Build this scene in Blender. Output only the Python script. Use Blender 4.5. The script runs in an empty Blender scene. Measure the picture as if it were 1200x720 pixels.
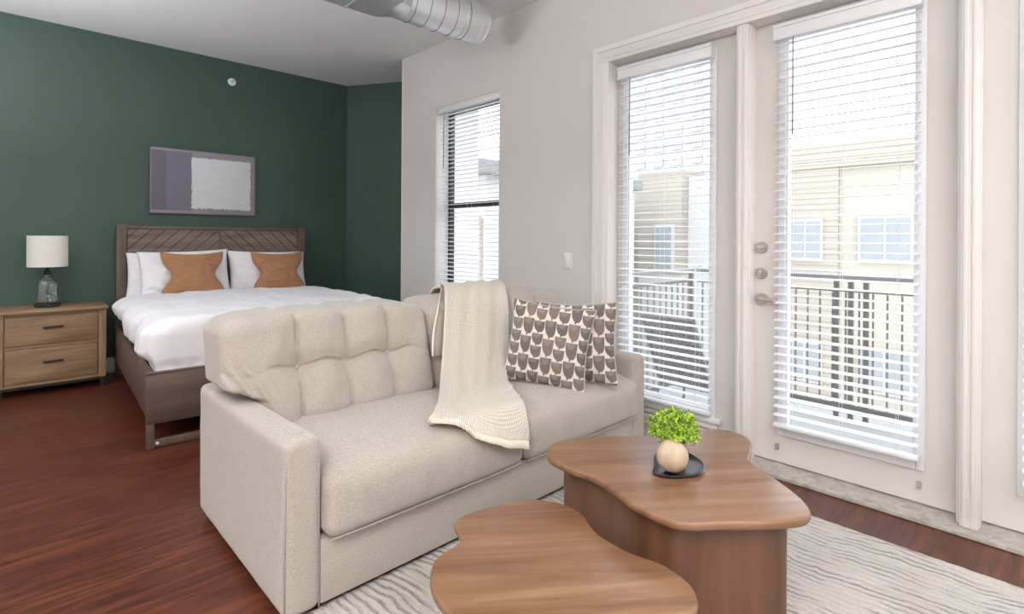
import bpy, bmesh, math, random
from mathutils import Vector, Matrix, noise
random.seed(7)
C = bpy.context.scene.collection
PI = math.pi

# ------------------------------------------------------------------ materials
class NB:
    """small node builder"""
    def __init__(s, name):
        s.m = bpy.data.materials.new(name); s.m.use_nodes = True
        s.nt = s.m.node_tree; s.n = s.nt.nodes; s.l = s.nt.links
        s.bs = s.n['Principled BSDF']; s.out = s.n['Material Output']
    def node(s, t, **kw):
        o = s.n.new(t)
        for k, v in kw.items(): setattr(o, k, v)
        return o
    def link(s, a, b): s.l.new(a, b)
    def val(s, sock, v):
        if hasattr(v, 'is_output') or isinstance(v, bpy.types.NodeSocket): s.link(v, sock)
        else: sock.default_value = v
    def math(s, op, a, b=0.0, c=0.0):
        o = s.node('ShaderNodeMath', operation=op)
        s.val(o.inputs[0], a); s.val(o.inputs[1], b); s.val(o.inputs[2], c)
        return o.outputs[0]
    def coord(s, scale=(1, 1, 1), rot=(0, 0, 0), loc=(0, 0, 0), world=False):
        mp = s.node('ShaderNodeMapping')
        if world:
            g = s.node('ShaderNodeNewGeometry'); s.link(g.outputs['Position'], mp.inputs[0])
        else:
            t = s.node('ShaderNodeTexCoord'); s.link(t.outputs['Object'], mp.inputs[0])
        mp.inputs['Scale'].default_value = scale; mp.inputs['Rotation'].default_value = rot
        mp.inputs['Location'].default_value = loc
        return mp.outputs[0]
    def noise(s, vec, scale, detail=3, rough=.5, dist=0.0):
        o = s.node('ShaderNodeTexNoise'); s.link(vec, o.inputs['Vector'])
        o.inputs['Scale'].default_value = scale; o.inputs['Detail'].default_value = detail
        o.inputs['Roughness'].default_value = rough; o.inputs['Distortion'].default_value = dist
        return o.outputs[0]
    def ramp(s, fac, stops):
        o = s.node('ShaderNodeValToRGB'); s.val(o.inputs[0], fac)
        e = o.color_ramp.elements
        while len(e) < len(stops): e.new(.5)
        for el, (p, c) in zip(e, stops):
            el.position = p; el.color = (*c, 1) if len(c) == 3 else c
        return o.outputs[0]
    def mix(s, fac, a, b, mode='MIX'):
        o = s.node('ShaderNodeMix', data_type='RGBA', blend_type=mode)
        s.val(o.inputs[0], fac)
        for i, v in ((6, a), (7, b)):
            if isinstance(v, tuple): v = (*v, 1) if len(v) == 3 else v
            s.val(o.inputs[i], v)
        return o.outputs[2]
    def bump(s, h, strength=.3, dist=.01, normal=None):
        o = s.node('ShaderNodeBump'); s.link(h, o.inputs['Height'])
        o.inputs['Strength'].default_value = strength; o.inputs['Distance'].default_value = dist
        if normal is not None: s.link(normal, o.inputs['Normal'])
        s.link(o.outputs[0], s.bs.inputs['Normal']); return o.outputs[0]
    def set(s, col=None, rough=None, metal=None, **kw):
        if col is not None:
            if isinstance(col, tuple): col = (*col, 1) if len(col) == 3 else col
            s.val(s.bs.inputs['Base Color'], col)
        if rough is not None: s.val(s.bs.inputs['Roughness'], rough)
        if metal is not None: s.bs.inputs['Metallic'].default_value = metal
        for k, v in kw.items(): s.val(s.bs.inputs[k.replace('_', ' ')], v)
        return s.m

def lin(r, g, b):
    f = lambda c: (c / 255 / 12.92) if c / 255 <= .04045 else ((c / 255 + .055) / 1.055) ** 2.4
    return (f(r), f(g), f(b))

def paint(name, col, rough=.6, var=.04, bump=.05, scale=60):
    b = NB(name); v = b.coord(world=True)
    n = b.noise(v, 1.3, 3)
    c2 = tuple(min(1, c * (1 - var * 2)) for c in col)
    b.set(b.mix(n, col, c2), rough)
    b.bump(b.noise(v, scale, 3), bump, .002)
    return b.m

def plain(name, col, rough=.5, metal=0, var=.06, scale=30, bump=0.0, **kw):
    b = NB(name); v = b.coord()
    n = b.noise(v, scale, 3)
    b.set(b.mix(n, tuple(c * (1 - var) for c in col), tuple(min(1, c * (1 + var)) for c in col)), rough, metal, **kw)
    if bump: b.bump(n, bump, .002)
    return b.m

def wood(name, c1, c2, c3, axis=0, rough=.4, grain=1.0, bump=.08, cell=0.0, world=False, rz=0.0, fine=.35):
    """grain runs along `axis`; optional wide glued staves `cell` metres"""
    b = NB(name)
    sc = [14.0, 14.0, 14.0]; sc[axis] = 1.1
    def rc(sv):
        if not rz: return b.coord(sv, world=world)
        a = b.coord(rot=(0, 0, rz), world=world); m_ = b.node('ShaderNodeMapping'); b.link(a, m_.inputs[0]); m_.inputs['Scale'].default_value = sv; return m_.outputs[0]
    v = rc(tuple(s * grain for s in sc))
    n1 = b.noise(v, 1.0, 6, .6, .8)
    sc2 = [90.0, 90.0, 90.0]; sc2[axis] = 3.0
    v2 = rc(tuple(s * grain for s in sc2))
    n2 = b.noise(v2, 1.0, 3, .6)
    col = b.ramp(n1, [(.30, c3), (.5, c2), (.68, c1)])
    col = b.mix(b.math('MULTIPLY', n2, fine), col, c3)
    if cell:
        sp = b.node('ShaderNodeSeparateXYZ'); b.link(rc((1, 1, 1)), sp.inputs[0])
        a = sp.outputs[1 if axis == 0 else 0]
        fl = b.math('FLOOR', b.math('DIVIDE', b.math('ADD', a, b.math('MULTIPLY', b.noise(b.coord(), .9, 1), .0)), cell))
        w = b.node('ShaderNodeTexWhiteNoise', noise_dimensions='1D'); b.link(fl, w.inputs['W'])
        col = b.mix(b.math('MULTIPLY', w.outputs[0], .22), col, c3)
    b.set(col, rough)
    b.bump(n2, bump, .002)
    return b.m

def fabric(name, col, dark, rough=.95, scale=420, bump=.5, slub=.5, big=.25):
    b = NB(name)
    v = b.coord()
    vx = b.coord((1, 1, .16)); vz = b.coord((.16, .16, 1))
    a = b.noise(vx, scale, 2); c = b.noise(vz, scale, 2)
    m = b.math('MULTIPLY', b.math('ADD', a, c), .5)
    bg_ = b.noise(v, 9, 3)
    f = b.ramp(m, [(.36, dark), (.58, col)])
    f = b.mix(b.math('MULTIPLY', bg_, big), f, tuple(x * .86 for x in col))
    b.set(f, rough)
    b.bs.inputs['Sheen Weight'].default_value = .25
    b.bump(m, bump, .004)
    return b.m

M = {}
M['wall'] = paint('wall_paint_greige', lin(224, 221, 218), .7)
M['green'] = paint('wall_paint_green', lin(63, 86, 77), .5, .06, .12, 25)
M['ceil'] = paint('ceiling_paint', lin(240, 241, 243), .8)
M['trim'] = plain('trim_paint', lin(236, 234, 231), .35, 0, .015, 8)
M['door'] = plain('door_paint', lin(220, 217, 213), .45, 0, .015, 8)
M['white'] = plain('white_plastic', lin(238, 239, 242), .4, 0, .01)
M['slat'] = plain('blind_slat', lin(240, 241, 245), .45, 0, .01)
M['black'] = plain('black_metal', (.018, .018, .02), .45, .3)
M['chrome'] = plain('satin_nickel', (.62, .57, .52), .28, 1.0, .08)
M['dark'] = plain('dark_fabric', (.012, .013, .016), .95)
M['rail'] = plain('railing_metal', (.21, .20, .185), .5, .2)
M['picket'] = plain('picket_metal', (.26, .24, .22), .5, .1)
M['railcap'] = plain('railing_cap', (.30, .30, .31), .5, .2)

# galvanised duct
b = NB('galvanised_steel'); v = b.coord()
vo = b.node('ShaderNodeTexVoronoi'); b.link(v, vo.inputs['Vector']); vo.inputs['Scale'].default_value = 45
n = b.noise(b.coord((.6, 6, 6)), 3, 4)
b.set(b.mix(n, b.mix(b.math('MULTIPLY', vo.outputs['Distance'], .9), (.93, .94, .96), (.80, .83, .85)), (.72, .76, .77)), b.math('ADD', b.math('MULTIPLY', n, .2), .24), .72)
b.bump(n, .1, .01); M['duct'] = b.m

# floor planks, running along X
b = NB('floor_red_hardwood')
v = b.coord(world=True)
br = b.node('ShaderNodeTexBrick'); b.link(v, br.inputs['Vector'])
br.offset = .37; br.offset_frequency = 2
br.inputs['Scale'].default_value = 1.0
for k, val in (('Mortar Size', .0018), ('Mortar Smooth', .3), ('Bias', 0.0), ('Brick Width', 1.2), ('Row Height', .125)): br.inputs[k].default_value = val
br.inputs['Color1'].default_value = (0, 0, 0, 1); br.inputs['Color2'].default_value = (1, 1, 1, 1); br.inputs['Mortar'].default_value = (.5, .5, .5, 1)
bw = b.node('ShaderNodeSeparateColor'); b.link(br.outputs['Color'], bw.inputs[0])
pid = bw.outputs[0]
mpv = b.node('ShaderNodeVectorMath', operation='ADD'); b.link(b.coord((2.4, 24, 24), world=True), mpv.inputs[0])
cmb = b.node('ShaderNodeCombineXYZ'); b.link(b.math('MULTIPLY', pid, 37.0), cmb.inputs[0]); b.link(b.math('MULTIPLY', pid, 11.0), cmb.inputs[1]); b.link(cmb.outputs[0], mpv.inputs[1])
g1 = b.noise(mpv.outputs[0], 1.0, 6, .62, 1.2)
g2 = b.noise(b.coord((6, 130, 130), world=True), 1.0, 3, .6)
c = b.ramp(g1, [(.28, lin(44, 20, 14)), (.45, lin(80, 40, 27)), (.58, lin(110, 59, 37)), (.75, lin(136, 80, 52))])
c = b.mix(b.math('MULTIPLY', pid, .5), c, lin(76, 32, 22))
c = b.mix(b.math('MULTIPLY', g2, .35), c, lin(62, 26, 18))
c = b.mix(b.math('MULTIPLY', br.outputs['Fac'], .55), c, lin(38, 16, 11))
b.set(c, b.math('ADD', b.math('MULTIPLY', g2, .16), .26))
b.bs.inputs['Specular IOR Level'].default_value = .45
bh = b.math('SUBTRACT', b.math('MULTIPLY', g2, .25), br.outputs['Fac'])
b.bump(bh, .22, .0015); M['floor'] = b.m

# stone threshold
b = NB('grey_stone_sill'); v = b.coord(world=True)
n = b.noise(v, 22, 6, .65, .6)
b.set(b.ramp(n, [(.3, lin(150, 144, 135)), (.55, lin(184, 179, 171)), (.75, lin(205, 201, 194))]), .55); b.bump(n, .1, .003); M['sill'] = b.m

# rug: cream pile with broken raised ribs along Y
b = NB('rug_cream_ribbed')
v = b.coord((1, 1, 1), world=True)
warp = b.noise(b.coord((1.2, 1.6, 1), world=True), 2.2, 3)
sp = b.node('ShaderNodeSeparateXYZ'); b.link(v, sp.inputs[0])
xx = b.math('ADD', b.math('ADD', sp.outputs[0], b.math('MULTIPLY', sp.outputs[1], .10)), b.math('MULTIPLY', warp, .13))
tuft = b.noise(v, 170, 2, .6)
xx2 = b.math('ADD', xx, b.math('MULTIPLY', tuft, .014))
wv = b.math('SINE', b.math('MULTIPLY', xx2, 2 * PI / .031))
brk = b.noise(b.coord((16, 2.6, 1), world=True), 1.0, 3, .6)
lineh = b.ramp(b.math('MULTIPLY_ADD', wv, .5, .5), [(.10, (0, 0, 0)), (.36, (1, 1, 1))])
gap = b.ramp(brk, [(.42, (0, 0, 0)), (.56, (1, 1, 1))])
h = b.node('ShaderNodeMix', data_type='FLOAT'); b.link(gap, h.inputs[0]); b.link(lineh, h.inputs[3]); h.inputs[2].default_value = 1.0
wv2 = b.math('MULTIPLY', b.math('ADD', wv, 1.0), .5)
hh = b.math('ADD', b.math('MULTIPLY', h.outputs[0], .7), b.math('MULTIPLY', tuft, .7))
hh = b.math('ADD', hh, b.math('MULTIPLY', wv2, .35))
groove = b.ramp(h.outputs[0], [(.15, lin(138, 130, 123)), (.75, lin(232, 227, 220))])
c = b.mix(b.math('MULTIPLY', tuft, .7), groove, lin(190, 182, 173))
c = b.mix(b.ramp(b.noise(b.coord((1, 1, 1), world=True), 2.3, 2), [(.5, (0, 0, 0)), (.7, (.35, .35, .35))]), c, lin(176, 168, 160))
b.set(c, .98); b.bs.inputs['Sheen Weight'].default_value = .3
b.bump(hh, .9, .016); M['rug'] = b.m

M['sofa'] = fabric('sofa_linen', lin(196, 188, 177), lin(148, 138, 126), scale=950, bump=.6)
M['seam'] = plain('sofa_seam', lin(160, 150, 140), .95)
M['linen'] = plain('white_cotton', lin(240, 240, 244), .9, 0, .01)
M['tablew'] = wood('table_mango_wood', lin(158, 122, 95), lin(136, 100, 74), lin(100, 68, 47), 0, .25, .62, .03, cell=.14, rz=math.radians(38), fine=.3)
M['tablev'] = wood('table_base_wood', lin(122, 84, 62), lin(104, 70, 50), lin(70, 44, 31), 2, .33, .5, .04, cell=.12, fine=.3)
M['bedw'] = wood('bed_brown_wood', lin(118, 98, 84), lin(98, 80, 68), lin(70, 56, 47), 0, .5)
M['bedv'] = wood('bed_brown_wood_upright', lin(118, 98, 84), lin(98, 80, 68), lin(70, 56, 47), 2, .5)
M['bedp'] = wood('bed_plank_wood', lin(136, 122, 112), lin(116, 102, 93), lin(90, 78, 70), 0, .55)
M['nsw'] = wood('nightstand_oak', lin(168, 138, 106), lin(146, 117, 87), lin(114, 88, 64), 0, .5, 1.0, .1)
M['nsv'] = wood('nightstand_oak_upright', lin(168, 138, 106), lin(146, 117, 87), lin(112, 86, 62), 2, .5, 1.0, .1)
M['tanp'] = fabric('tan_suede', lin(160, 117, 84), lin(146, 104, 72), scale=420, bump=.08)
M['shade'] = fabric('lamp_shade_linen', lin(240, 238, 230), lin(222, 218, 208), scale=300, bump=.2)
M['ball'] = wood('ball_pale_wood', lin(214, 196, 172), lin(202, 182, 156), lin(180, 158, 132), 2, .5, 2.0, .03)
M['tray'] = plain('pewter_tray', (.09, .09, .095), .3, .9, .2)
M['pot'] = plain('grey_pot', lin(168, 160, 154), .5, 0, .05)
M['backing'] = plain('dark_backing', lin(40, 33, 28), .9)

# glass without refraction noise
def glass(name, tint=(1, 1, 1), refl=1.0, base=0.0):
    b = NB(name); b.n.remove(b.bs)
    tr = b.node('ShaderNodeBsdfTransparent'); tr.inputs[0].default_value = (*tint, 1)
    gl = b.node('ShaderNodeBsdfGlossy'); gl.inputs['Roughness'].default_value = .02
    lw = b.node('ShaderNodeLayerWeight'); lw.inputs[0].default_value = .35
    mx = b.node('ShaderNodeMixShader')
    b.link(b.math('MINIMUM', b.math('ADD', b.math('MULTIPLY', lw.outputs['Facing'], .35 * refl), base), 1.0), mx.inputs[0])
    b.link(tr.outputs[0], mx.inputs[1]); b.link(gl.outputs[0], mx.inputs[2]); b.link(mx.outputs[0], b.out.inputs[0])
    return b.m
M['glass'] = glass('window_glass', (.97, .98, .99), .4)
M['lampglass'] = glass('lamp_glass', (.90, .95, .96), 2.0, .12)

# throw
b = NB('cream_knit'); 
t = b.node('ShaderNodeTexCoord'); sp = b.node('ShaderNodeSeparateXYZ'); b.link(t.outputs['UV'], sp.inputs[0])
r1 = b.math('SINE', b.math('MULTIPLY', sp.outputs[0], 2 * PI * 60)); r2 = b.math('SINE', b.math('MULTIPLY', sp.outputs[1], 2 * PI * 130))
k = b.math('ADD', b.math('MULTIPLY', b.math('MULTIPLY', r1, r2), .5), b.math('MULTIPLY', r1, .8))
kk = b.math('MULTIPLY_ADD', k, .4, .5)
b.set(b.mix(b.ramp(kk, [(.0, (0, 0, 0)), (.6, (1, 1, 1))]), lin(222, 210, 188), lin(248, 241, 226)), .95)
b.bs.inputs['Sheen Weight'].default_value = .3
b.bump(kk, 1.0, .006); M['knit'] = b.m

# patterned pillow: columns of stacked cups
b = NB('cup_pattern_fabric')
t = b.node('ShaderNodeTexCoord'); sp = b.node('ShaderNodeSeparateXYZ'); b.link(t.outputs['Object'], sp.inputs[0])
X, Z = sp.outputs[0], sp.outputs[2]
u = b.math('DIVIDE', b.math('ADD', X, 5.0), .060)
ui = b.math('FLOOR', u); uf = b.math('SUBTRACT', b.math('SUBTRACT', u, ui), .5)
par = b.math('MODULO', ui, 2.0); off = b.math('MULTIPLY', par, .42)
w = b.math('ADD', b.math('DIVIDE', b.math('ADD', Z, 5.0), b.math('MULTIPLY_ADD', par, .030, .064)), off)
wi = b.math('FLOOR', w); wf = b.math('SUBTRACT', w, wi)          # 0 bottom .. 1 top
# cup: wide at top, rounded toward the bottom, small stem
tt = b.math('SUBTRACT', .96, wf)
tn = b.math('DIVIDE', b.math('ADD', tt, b.math('MULTIPLY', uf, -.28)), .86)
prof = b.math('SQRT', b.math('MAXIMUM', b.math('SUBTRACT', 1.0, b.math('POWER', b.math('MAXIMUM', tn, 0.0), 4.0)), 0.0))
wid = b.math('MAXIMUM', b.math('MULTIPLY', prof, .485), .07)
ins = b.math('MULTIPLY', b.math('LESS_THAN', b.math('ABSOLUTE', uf), wid), b.math('GREATER_THAN', tt, 0.0))
cw = b.node('ShaderNodeCombineXYZ'); b.link(ui, cw.inputs[0]); b.link(wi, cw.inputs[1])
wn = b.node('ShaderNodeTexWhiteNoise', noise_dimensions='2D'); b.link(cw.outputs[0], wn.inputs['Vector'])
cc = b.ramp(wn.outputs[0], [(.0, lin(70, 66, 66)), (.5, lin(94, 84, 79)), (1.0, lin(124, 105, 92))])
half = b.math('LESS_THAN', b.math('ADD', b.math('POWER', b.math('ADD', uf, .05), 2.0), b.math('POWER', b.math('SUBTRACT', wf, .93), 2.0)), .10)
cc = b.mix(b.math('MULTIPLY', half, .5), cc, lin(150, 142, 136))
wb = b.noise(b.coord(), 500, 2)
c = b.mix(ins, b.mix(wb, lin(214, 206, 196), lin(234, 228, 218)), b.mix(b.math('MULTIPLY', wb, .5), cc, lin(160, 152, 145)))
b.set(c, .92); b.bump(wb, .3, .002); M['cups'] = b.m
M['piping'] = plain('grey_piping', lin(178, 172, 166), .9)

# painting
b = NB('painted_canvas')
t = b.node('ShaderNodeTexCoord'); sp = b.node('ShaderNodeSeparateXYZ'); b.link(t.outputs['Object'], sp.inputs[0])
nz = b.noise(b.coord(), 45, 4, .7); nz2 = b.noise(b.coord((1, 1, 3)), 9, 4, .6)
xw = b.math('ADD', sp.outputs[0], b.math('MULTIPLY', b.math('SUBTRACT', nz, .5), .06))
zw = b.math('ADD', sp.outputs[2], b.math('MULTIPLY', b.math('SUBTRACT', nz, .5), .06))
def rng(v, a, z): return b.math('MULTIPLY', b.math('GREATER_THAN', v, a), b.math('LESS_THAN', v, z))
base = b.mix(nz2, lin(130, 127, 134), lin(154, 151, 158))
dk = b.mix(nz2, lin(96, 95, 110), lin(112, 110, 122))
dk2 = b.mix(nz2, lin(110, 108, 122), lin(124, 121, 134))
c = b.mix(b.math('MULTIPLY', rng(sp.outputs[0], -.465, -.12), rng(sp.outputs[2], -.285, .29)), base, dk2)
c = b.mix(b.math('MULTIPLY', rng(sp.outputs[0], -.465, -.34), rng(sp.outputs[2], -.285, .29)), c, dk)
c = b.mix(b.math('MULTIPLY', rng(xw, -.125, .425), rng(zw, -.262, .248)), c, b.mix(nz2, lin(206, 210, 213), lin(228, 230, 232)))
b.set(c, .8); b.bump(nz, .3, .003); M['canvas'] = b.m

# leaf
b = NB('bright_green_leaf'); n = b.noise(b.coord(), 60, 2)
b.set(b.ramp(n, [(.36, lin(70, 122, 24)), (.55, lin(178, 212, 60)), (.75, lin(208, 228, 96))]), .5); b.bs.inputs['Subsurface Weight'].default_value = .1; M['leaf'] = b.m

# exterior
def siding(name, c1, c2, pitch):
    b = NB(name)
    g = b.node('ShaderNodeNewGeometry'); sp = b.node('ShaderNodeSeparateXYZ'); b.link(g.outputs['Position'], sp.inputs[0])
    f = b.math('FRACT', b.math('DIVIDE', b.math('ADD', sp.outputs[2], 50.0), pitch))
    b.set(b.mix(b.math('LESS_THAN', f, .22), c1, c2), .9); return b.m
M['sid'] = siding('tan_lap_siding', (.36, .325, .275), (.27, .24, .20), .15)
M['stucco'] = plain('cream_stucco', (.38, .36, .305), .95, 0, .03, 1)
M['pale'] = plain('pale_panel', (.45, .45, .44), .9, 0, .02, 1)
M['winext'] = plain('exterior_window', (.25, .27, .285), .5, 0, .1, 1)
M['winpale'] = plain('pale_exterior_window', (.35, .36, .37), .6)
M['ground'] = plain('pale_ground', (.55, .55, .53), .95)
M['balc'] = plain('balcony_concrete', (.38, .38, .37), .95)
b = NB('outdoor_wicker'); v = b.coord((1, 1, 1)); n = b.noise(v, 90, 3, .7)
b.set(b.ramp(n, [(.4, lin(100, 98, 102)), (.62, lin(172, 170, 172))]), .8); b.bump(n, .5, .004); M['wicker'] = b.m

# ------------------------------------------------------------------ geometry helpers
W = {}
def link_mesh(name, bm, mat, parent=None, smooth=False, recentre=True, auto=None):
    bmesh.ops.recalc_face_normals(bm, faces=bm.faces)
    c = Vector((0, 0, 0))
    if recentre and len(bm.verts):
        lo = Vector([min(v.co[i] for v in bm.verts) for i in range(3)]); hi = Vector([max(v.co[i] for v in bm.verts) for i in range(3)])
        c = (lo + hi) / 2
        for v in bm.verts: v.co -= c
    me = bpy.data.meshes.new(name); bm.to_mesh(me); bm.free()
    if smooth:
        for p in me.polygons: p.use_smooth = True
        if auto:
            try: me.set_sharp_from_angle(angle=math.radians(auto))
            except Exception: pass
    o = bpy.data.objects.new(name, me); C.objects.link(o)
    if mat: me.materials.append(mat)
    W[o.name] = c.copy()
    if parent:
        o.parent = parent; o.location = c - W[parent.name]
    else: o.location = c
    return o

def tag(o, label=None, cat=None, group=None, kind=None):
    if label: o['label'] = label
    if cat: o['category'] = cat
    if group: o['group'] = group
    if kind: o['kind'] = kind
    return o

def thing(name, loc, label=None, cat=None, group=None, kind=None, local=False, rz=0):
    e = bpy.data.objects.new(name, None); C.objects.link(e); e.location = loc; e.empty_display_size = .1
    e.rotation_euler = (0, 0, rz)
    W[e.name] = Vector((0, 0, 0)) if local else Vector(loc)
    return tag(e, label, cat, group, kind)

def bx(bm, x0, x1, y0, y1, z0, z1, bev=0, seg=2):
    t = bmesh.new()
    bmesh.ops.create_cube(t, size=1)
    for v in t.verts: v.co = Vector((x0 + (v.co.x + .5) * (x1 - x0), y0 + (v.co.y + .5) * (y1 - y0), z0 + (v.co.z + .5) * (z1 - z0)))
    if bev: bmesh.ops.bevel(t, geom=t.edges[:], offset=bev, segments=seg, profile=.5, affect='EDGES')
    me = bpy.data.meshes.new('t'); t.to_mesh(me); t.free(); bm.from_mesh(me); bpy.data.meshes.remove(me)

def box(name, x0, x1, y0, y1, z0, z1, mat, parent=None, bev=0, seg=2, **kw):
    bm = bmesh.new(); bx(bm, x0, x1, y0, y1, z0, z1, bev, seg)
    return link_mesh(name, bm, mat, parent, smooth=bool(bev and seg > 1), auto=35, **kw)

def tube(bm, pts, r, n=10, close=False, caps=True):
    pts = [Vector(p) for p in pts]; rings = []; prev = None; N = len(pts)
    for i, p in enumerate(pts):
        if close: d = pts[(i + 1) % N] - pts[i - 1]
        else: d = pts[min(i + 1, N - 1)] - pts[max(i - 1, 0)]
        d.normalize()
        if prev is None:
            a = Vector((0, 0, 1)) if abs(d.z) < .9 else Vector((1, 0, 0)); u = d.cross(a).normalized()
        else: u = (prev - d * prev.dot(d)).normalized()
        prev = u; w = d.cross(u)
        rr = r[i] if isinstance(r, (list, tuple)) else r
        rings.append([bm.verts.new(p + (u * math.cos(2 * PI * k / n) + w * math.sin(2 * PI * k / n)) * rr) for k in range(n)])
    for i in range(N if close else N - 1):
        A, B = rings[i], rings[(i + 1) % N]
        for k in range(n): bm.faces.new((A[k], A[(k + 1) % n], B[(k + 1) % n], B[k]))
    if caps and not close: bm.faces.new(rings[0]); bm.faces.new(rings[-1])

def lathe(bm, prof, c=(0, 0, 0), n=40, axis='z'):
    c = Vector(c); rings = []
    for (r, z) in prof:
        ring = []
        for k in range(n):
            a = 2 * PI * k / n; x, y = r * math.cos(a), r * math.sin(a)
            co = {'z': (x, y, z), 'x': (z, x, y), 'y': (x, z, y)}[axis]
            ring.append(bm.verts.new(c + Vector(co)))
        rings.append(ring)
    for A, B in zip(rings, rings[1:]):
        for k in range(n): bm.faces.new((A[k], A[(k + 1) % n], B[(k + 1) % n], B[k]))
    bm.faces.new(rings[0]); bm.faces.new(rings[-1])

def sstep(a, b_, x):
    t = max(0, min(1, (x - a) / (b_ - a))); return t * t * (3 - 2 * t)

def softbox(bm, c, h, r, n=(30, 20, 16), fn=None):
    """rounded box; fn(point world) -> point"""
    c = Vector(c)
    def spread(m):
        out = []
        for i in range(m + 1):
            t = -1 + 2 * i / m; out.append(.45 * t + .55 * math.sin(t * PI / 2))
        return out
    S = [spread(k) for k in n]; cache = {}
    def vert(p):
        key = tuple(round(x, 5) for x in p)
        if key in cache: return cache[key]
        q = Vector([max(-(h[i] - r), min(h[i] - r, p[i] * h[i])) for i in range(3)])
        d = Vector([p[i] * h[i] - q[i] for i in range(3)])
        if d.length > 1e-9:
            # keep even spread on rounded corners
            d = d.normalized() * r
        w = c + q + d
        if fn: w = Vector(fn(w))
        v = bm.verts.new(w); cache[key] = v; return v
    for ax in range(3):
        a, b_ = [i for i in range(3) if i != ax]
        for s in (-1, 1):
            for i in range(n[a]):
                for j in range(n[b_]):
                    q = []
                    for (ii, jj) in ((i, j), (i + 1, j), (i + 1, j + 1), (i, j + 1)):
                        p = [0, 0, 0]; p[ax] = s; p[a] = S[a][ii]; p[b_] = S[b_][jj]; q.append(vert(p))
                    if len(set(q)) == 4: 
                        try: bm.faces.new(q)
                        except ValueError: pass

def fbm(p, s, o=3):
    return noise.fractal(Vector(p) * s, 1.0, 2.0, o)

def pillow_bm(hx, hz, T, cx=.08, cz=.08, pinch=0, n=36, wr=.006, seed=0, ear=0):
    bm = bmesh.new(); F = {}
    for side in (-1, 1):
        for i in range(n + 1):
            for j in range(n + 1):
                u = -1 + 2 * i / n; v = -1 + 2 * j / n
                u = math.sin(u * PI / 2) * .5 + u * .5; v = math.sin(v * PI / 2) * .5 + v * .5
                if (i in (0, n) or j in (0, n)) and side == 1: F[side, i, j] = F[-1, i, j]; continue
                x = hx * u * (1 - cx * (1 - v * v) - pinch * math.exp(-((v) / .42) ** 2))
                z = hz * v * (1 - cz * (1 - u * u))
                if pinch: z -= .06 * hz * (1 - u * u) * (1 if v > 0 else 0) * v
                t = T * max(0, (1 - u ** 2) * (1 - v ** 2)) ** .42
                e = min(1, 6 * min(1 - abs(u), 1 - abs(v)))
                w = wr * fbm((x * 1.0 + seed * 3, z * 1.0, side * .3), 9) * e
                w += wr * .8 * fbm((x + seed, z * 2.5, 5), 16) * e
                F[side, i, j] = bm.verts.new((x, side * t + w * 1.0, z))
    for side in (-1, 1):
        for i in range(n):
            for j in range(n):
                bm.faces.new((F[side, i, j], F[side, i + 1, j], F[side, i + 1, j + 1], F[side, i, j + 1]))
    edge = []
    for i in range(n): edge.append(F[-1, i, 0].co.copy())
    for j in range(n): edge.append(F[-1, n, j].co.copy())
    for i in range(n, 0, -1): edge.append(F[-1, i, n].co.copy())
    for j in range(n, 0, -1): edge.append(F[-1, 0, j].co.copy())
    return bm, edge

# ------------------------------------------------------------------ room shell
CH = 3.09; GY = 6.08; WX = 3.0; DX = 3.10; EX = 3.22
def struct(name, *a, **k):
    o = box(name, *a, **k); o['kind'] = 'structure'; return o
struct('floor', -3.6, EX, -3.1, 6.2, -.1, 0, M['floor'])
# the diagonal corner of the bedroom nook lies outside x=EX
struct('ceiling', -3.6, 4.2, -3.1, 6.2, CH, CH + .12, M['ceil'])
struct('wall_back', -3.6, 3.06, GY, GY + .12, 0, CH, M['green'])
bm = bmesh.new()
p0, p1 = Vector((3.046, 6.08)), Vector((3.83, 4.74)); nrm = Vector((p1.y - p0.y, -(p1.x - p0.x))).normalized() * -.1
q = [p0, p1, p1 + nrm, p0 + nrm]
lo = [bm.verts.new((a.x, a.y, 0)) for a in q]; hi = [bm.verts.new((a.x, a.y, CH)) for a in q]
bm.faces.new(lo); bm.faces.new(hi)
for i in range(4): bm.faces.new((lo[i], lo[(i + 1) % 4], hi[(i + 1) % 4], hi[i]))
tag(link_mesh('wall_corner', bm, M['green']), kind='structure')
bm = bmesh.new(); vs = [bm.verts.new(c) for c in ((EX, 4.6, -.05), (4.0, 4.6, -.05), (3.2, 6.2, -.05), (EX, 6.2, -.05))]
vs = [bm.verts.new((x, y, -.001)) for x, y in ((3.2, 4.77), (3.9, 4.77), (3.9, 4.8), (3.1, 6.15))] ; bm.faces.new(vs)
for v in [v for v in bm.verts if not v.link_faces]: bm.verts.remove(v)
tag(link_mesh('floor_nook', bm, M['floor']), kind='structure')
struct('wall_left', -3.7, -3.6, -3.1, 6.2, 0, CH, M['wall'])
struct('wall_front', -3.6, EX, -3.2, -3.1, 0, CH, M['wall'])
# wall_right with window and door openings (one mesh)
WY0, WY1, WZ0, WZ1 = 3.285, 4.18, .72, 2.485      # window opening
DY0, DY1, DZ = -1.0, 2.19, 2.50                   # door opening
bm = bmesh.new()
for (y0, y1, z0, z1) in ((WY1, 4.77, 0, CH), (WY0, WY1, 0, WZ0), (WY0, WY1, WZ1, CH), (DY1, WY0, 0, CH), (DY0, DY1, DZ, CH), (-3.1, DY0, 0, CH)):
    bx(bm, WX, EX, y0, y1, z0, z1)
bx(bm, EX, 3.9, 4.62, 4.77, 0, CH)
bmesh.ops.remove_doubles(bm, verts=bm.verts[:], dist=1e-5)
tag(link_mesh('wall_right', bm, M['wall']), kind='structure')
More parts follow.
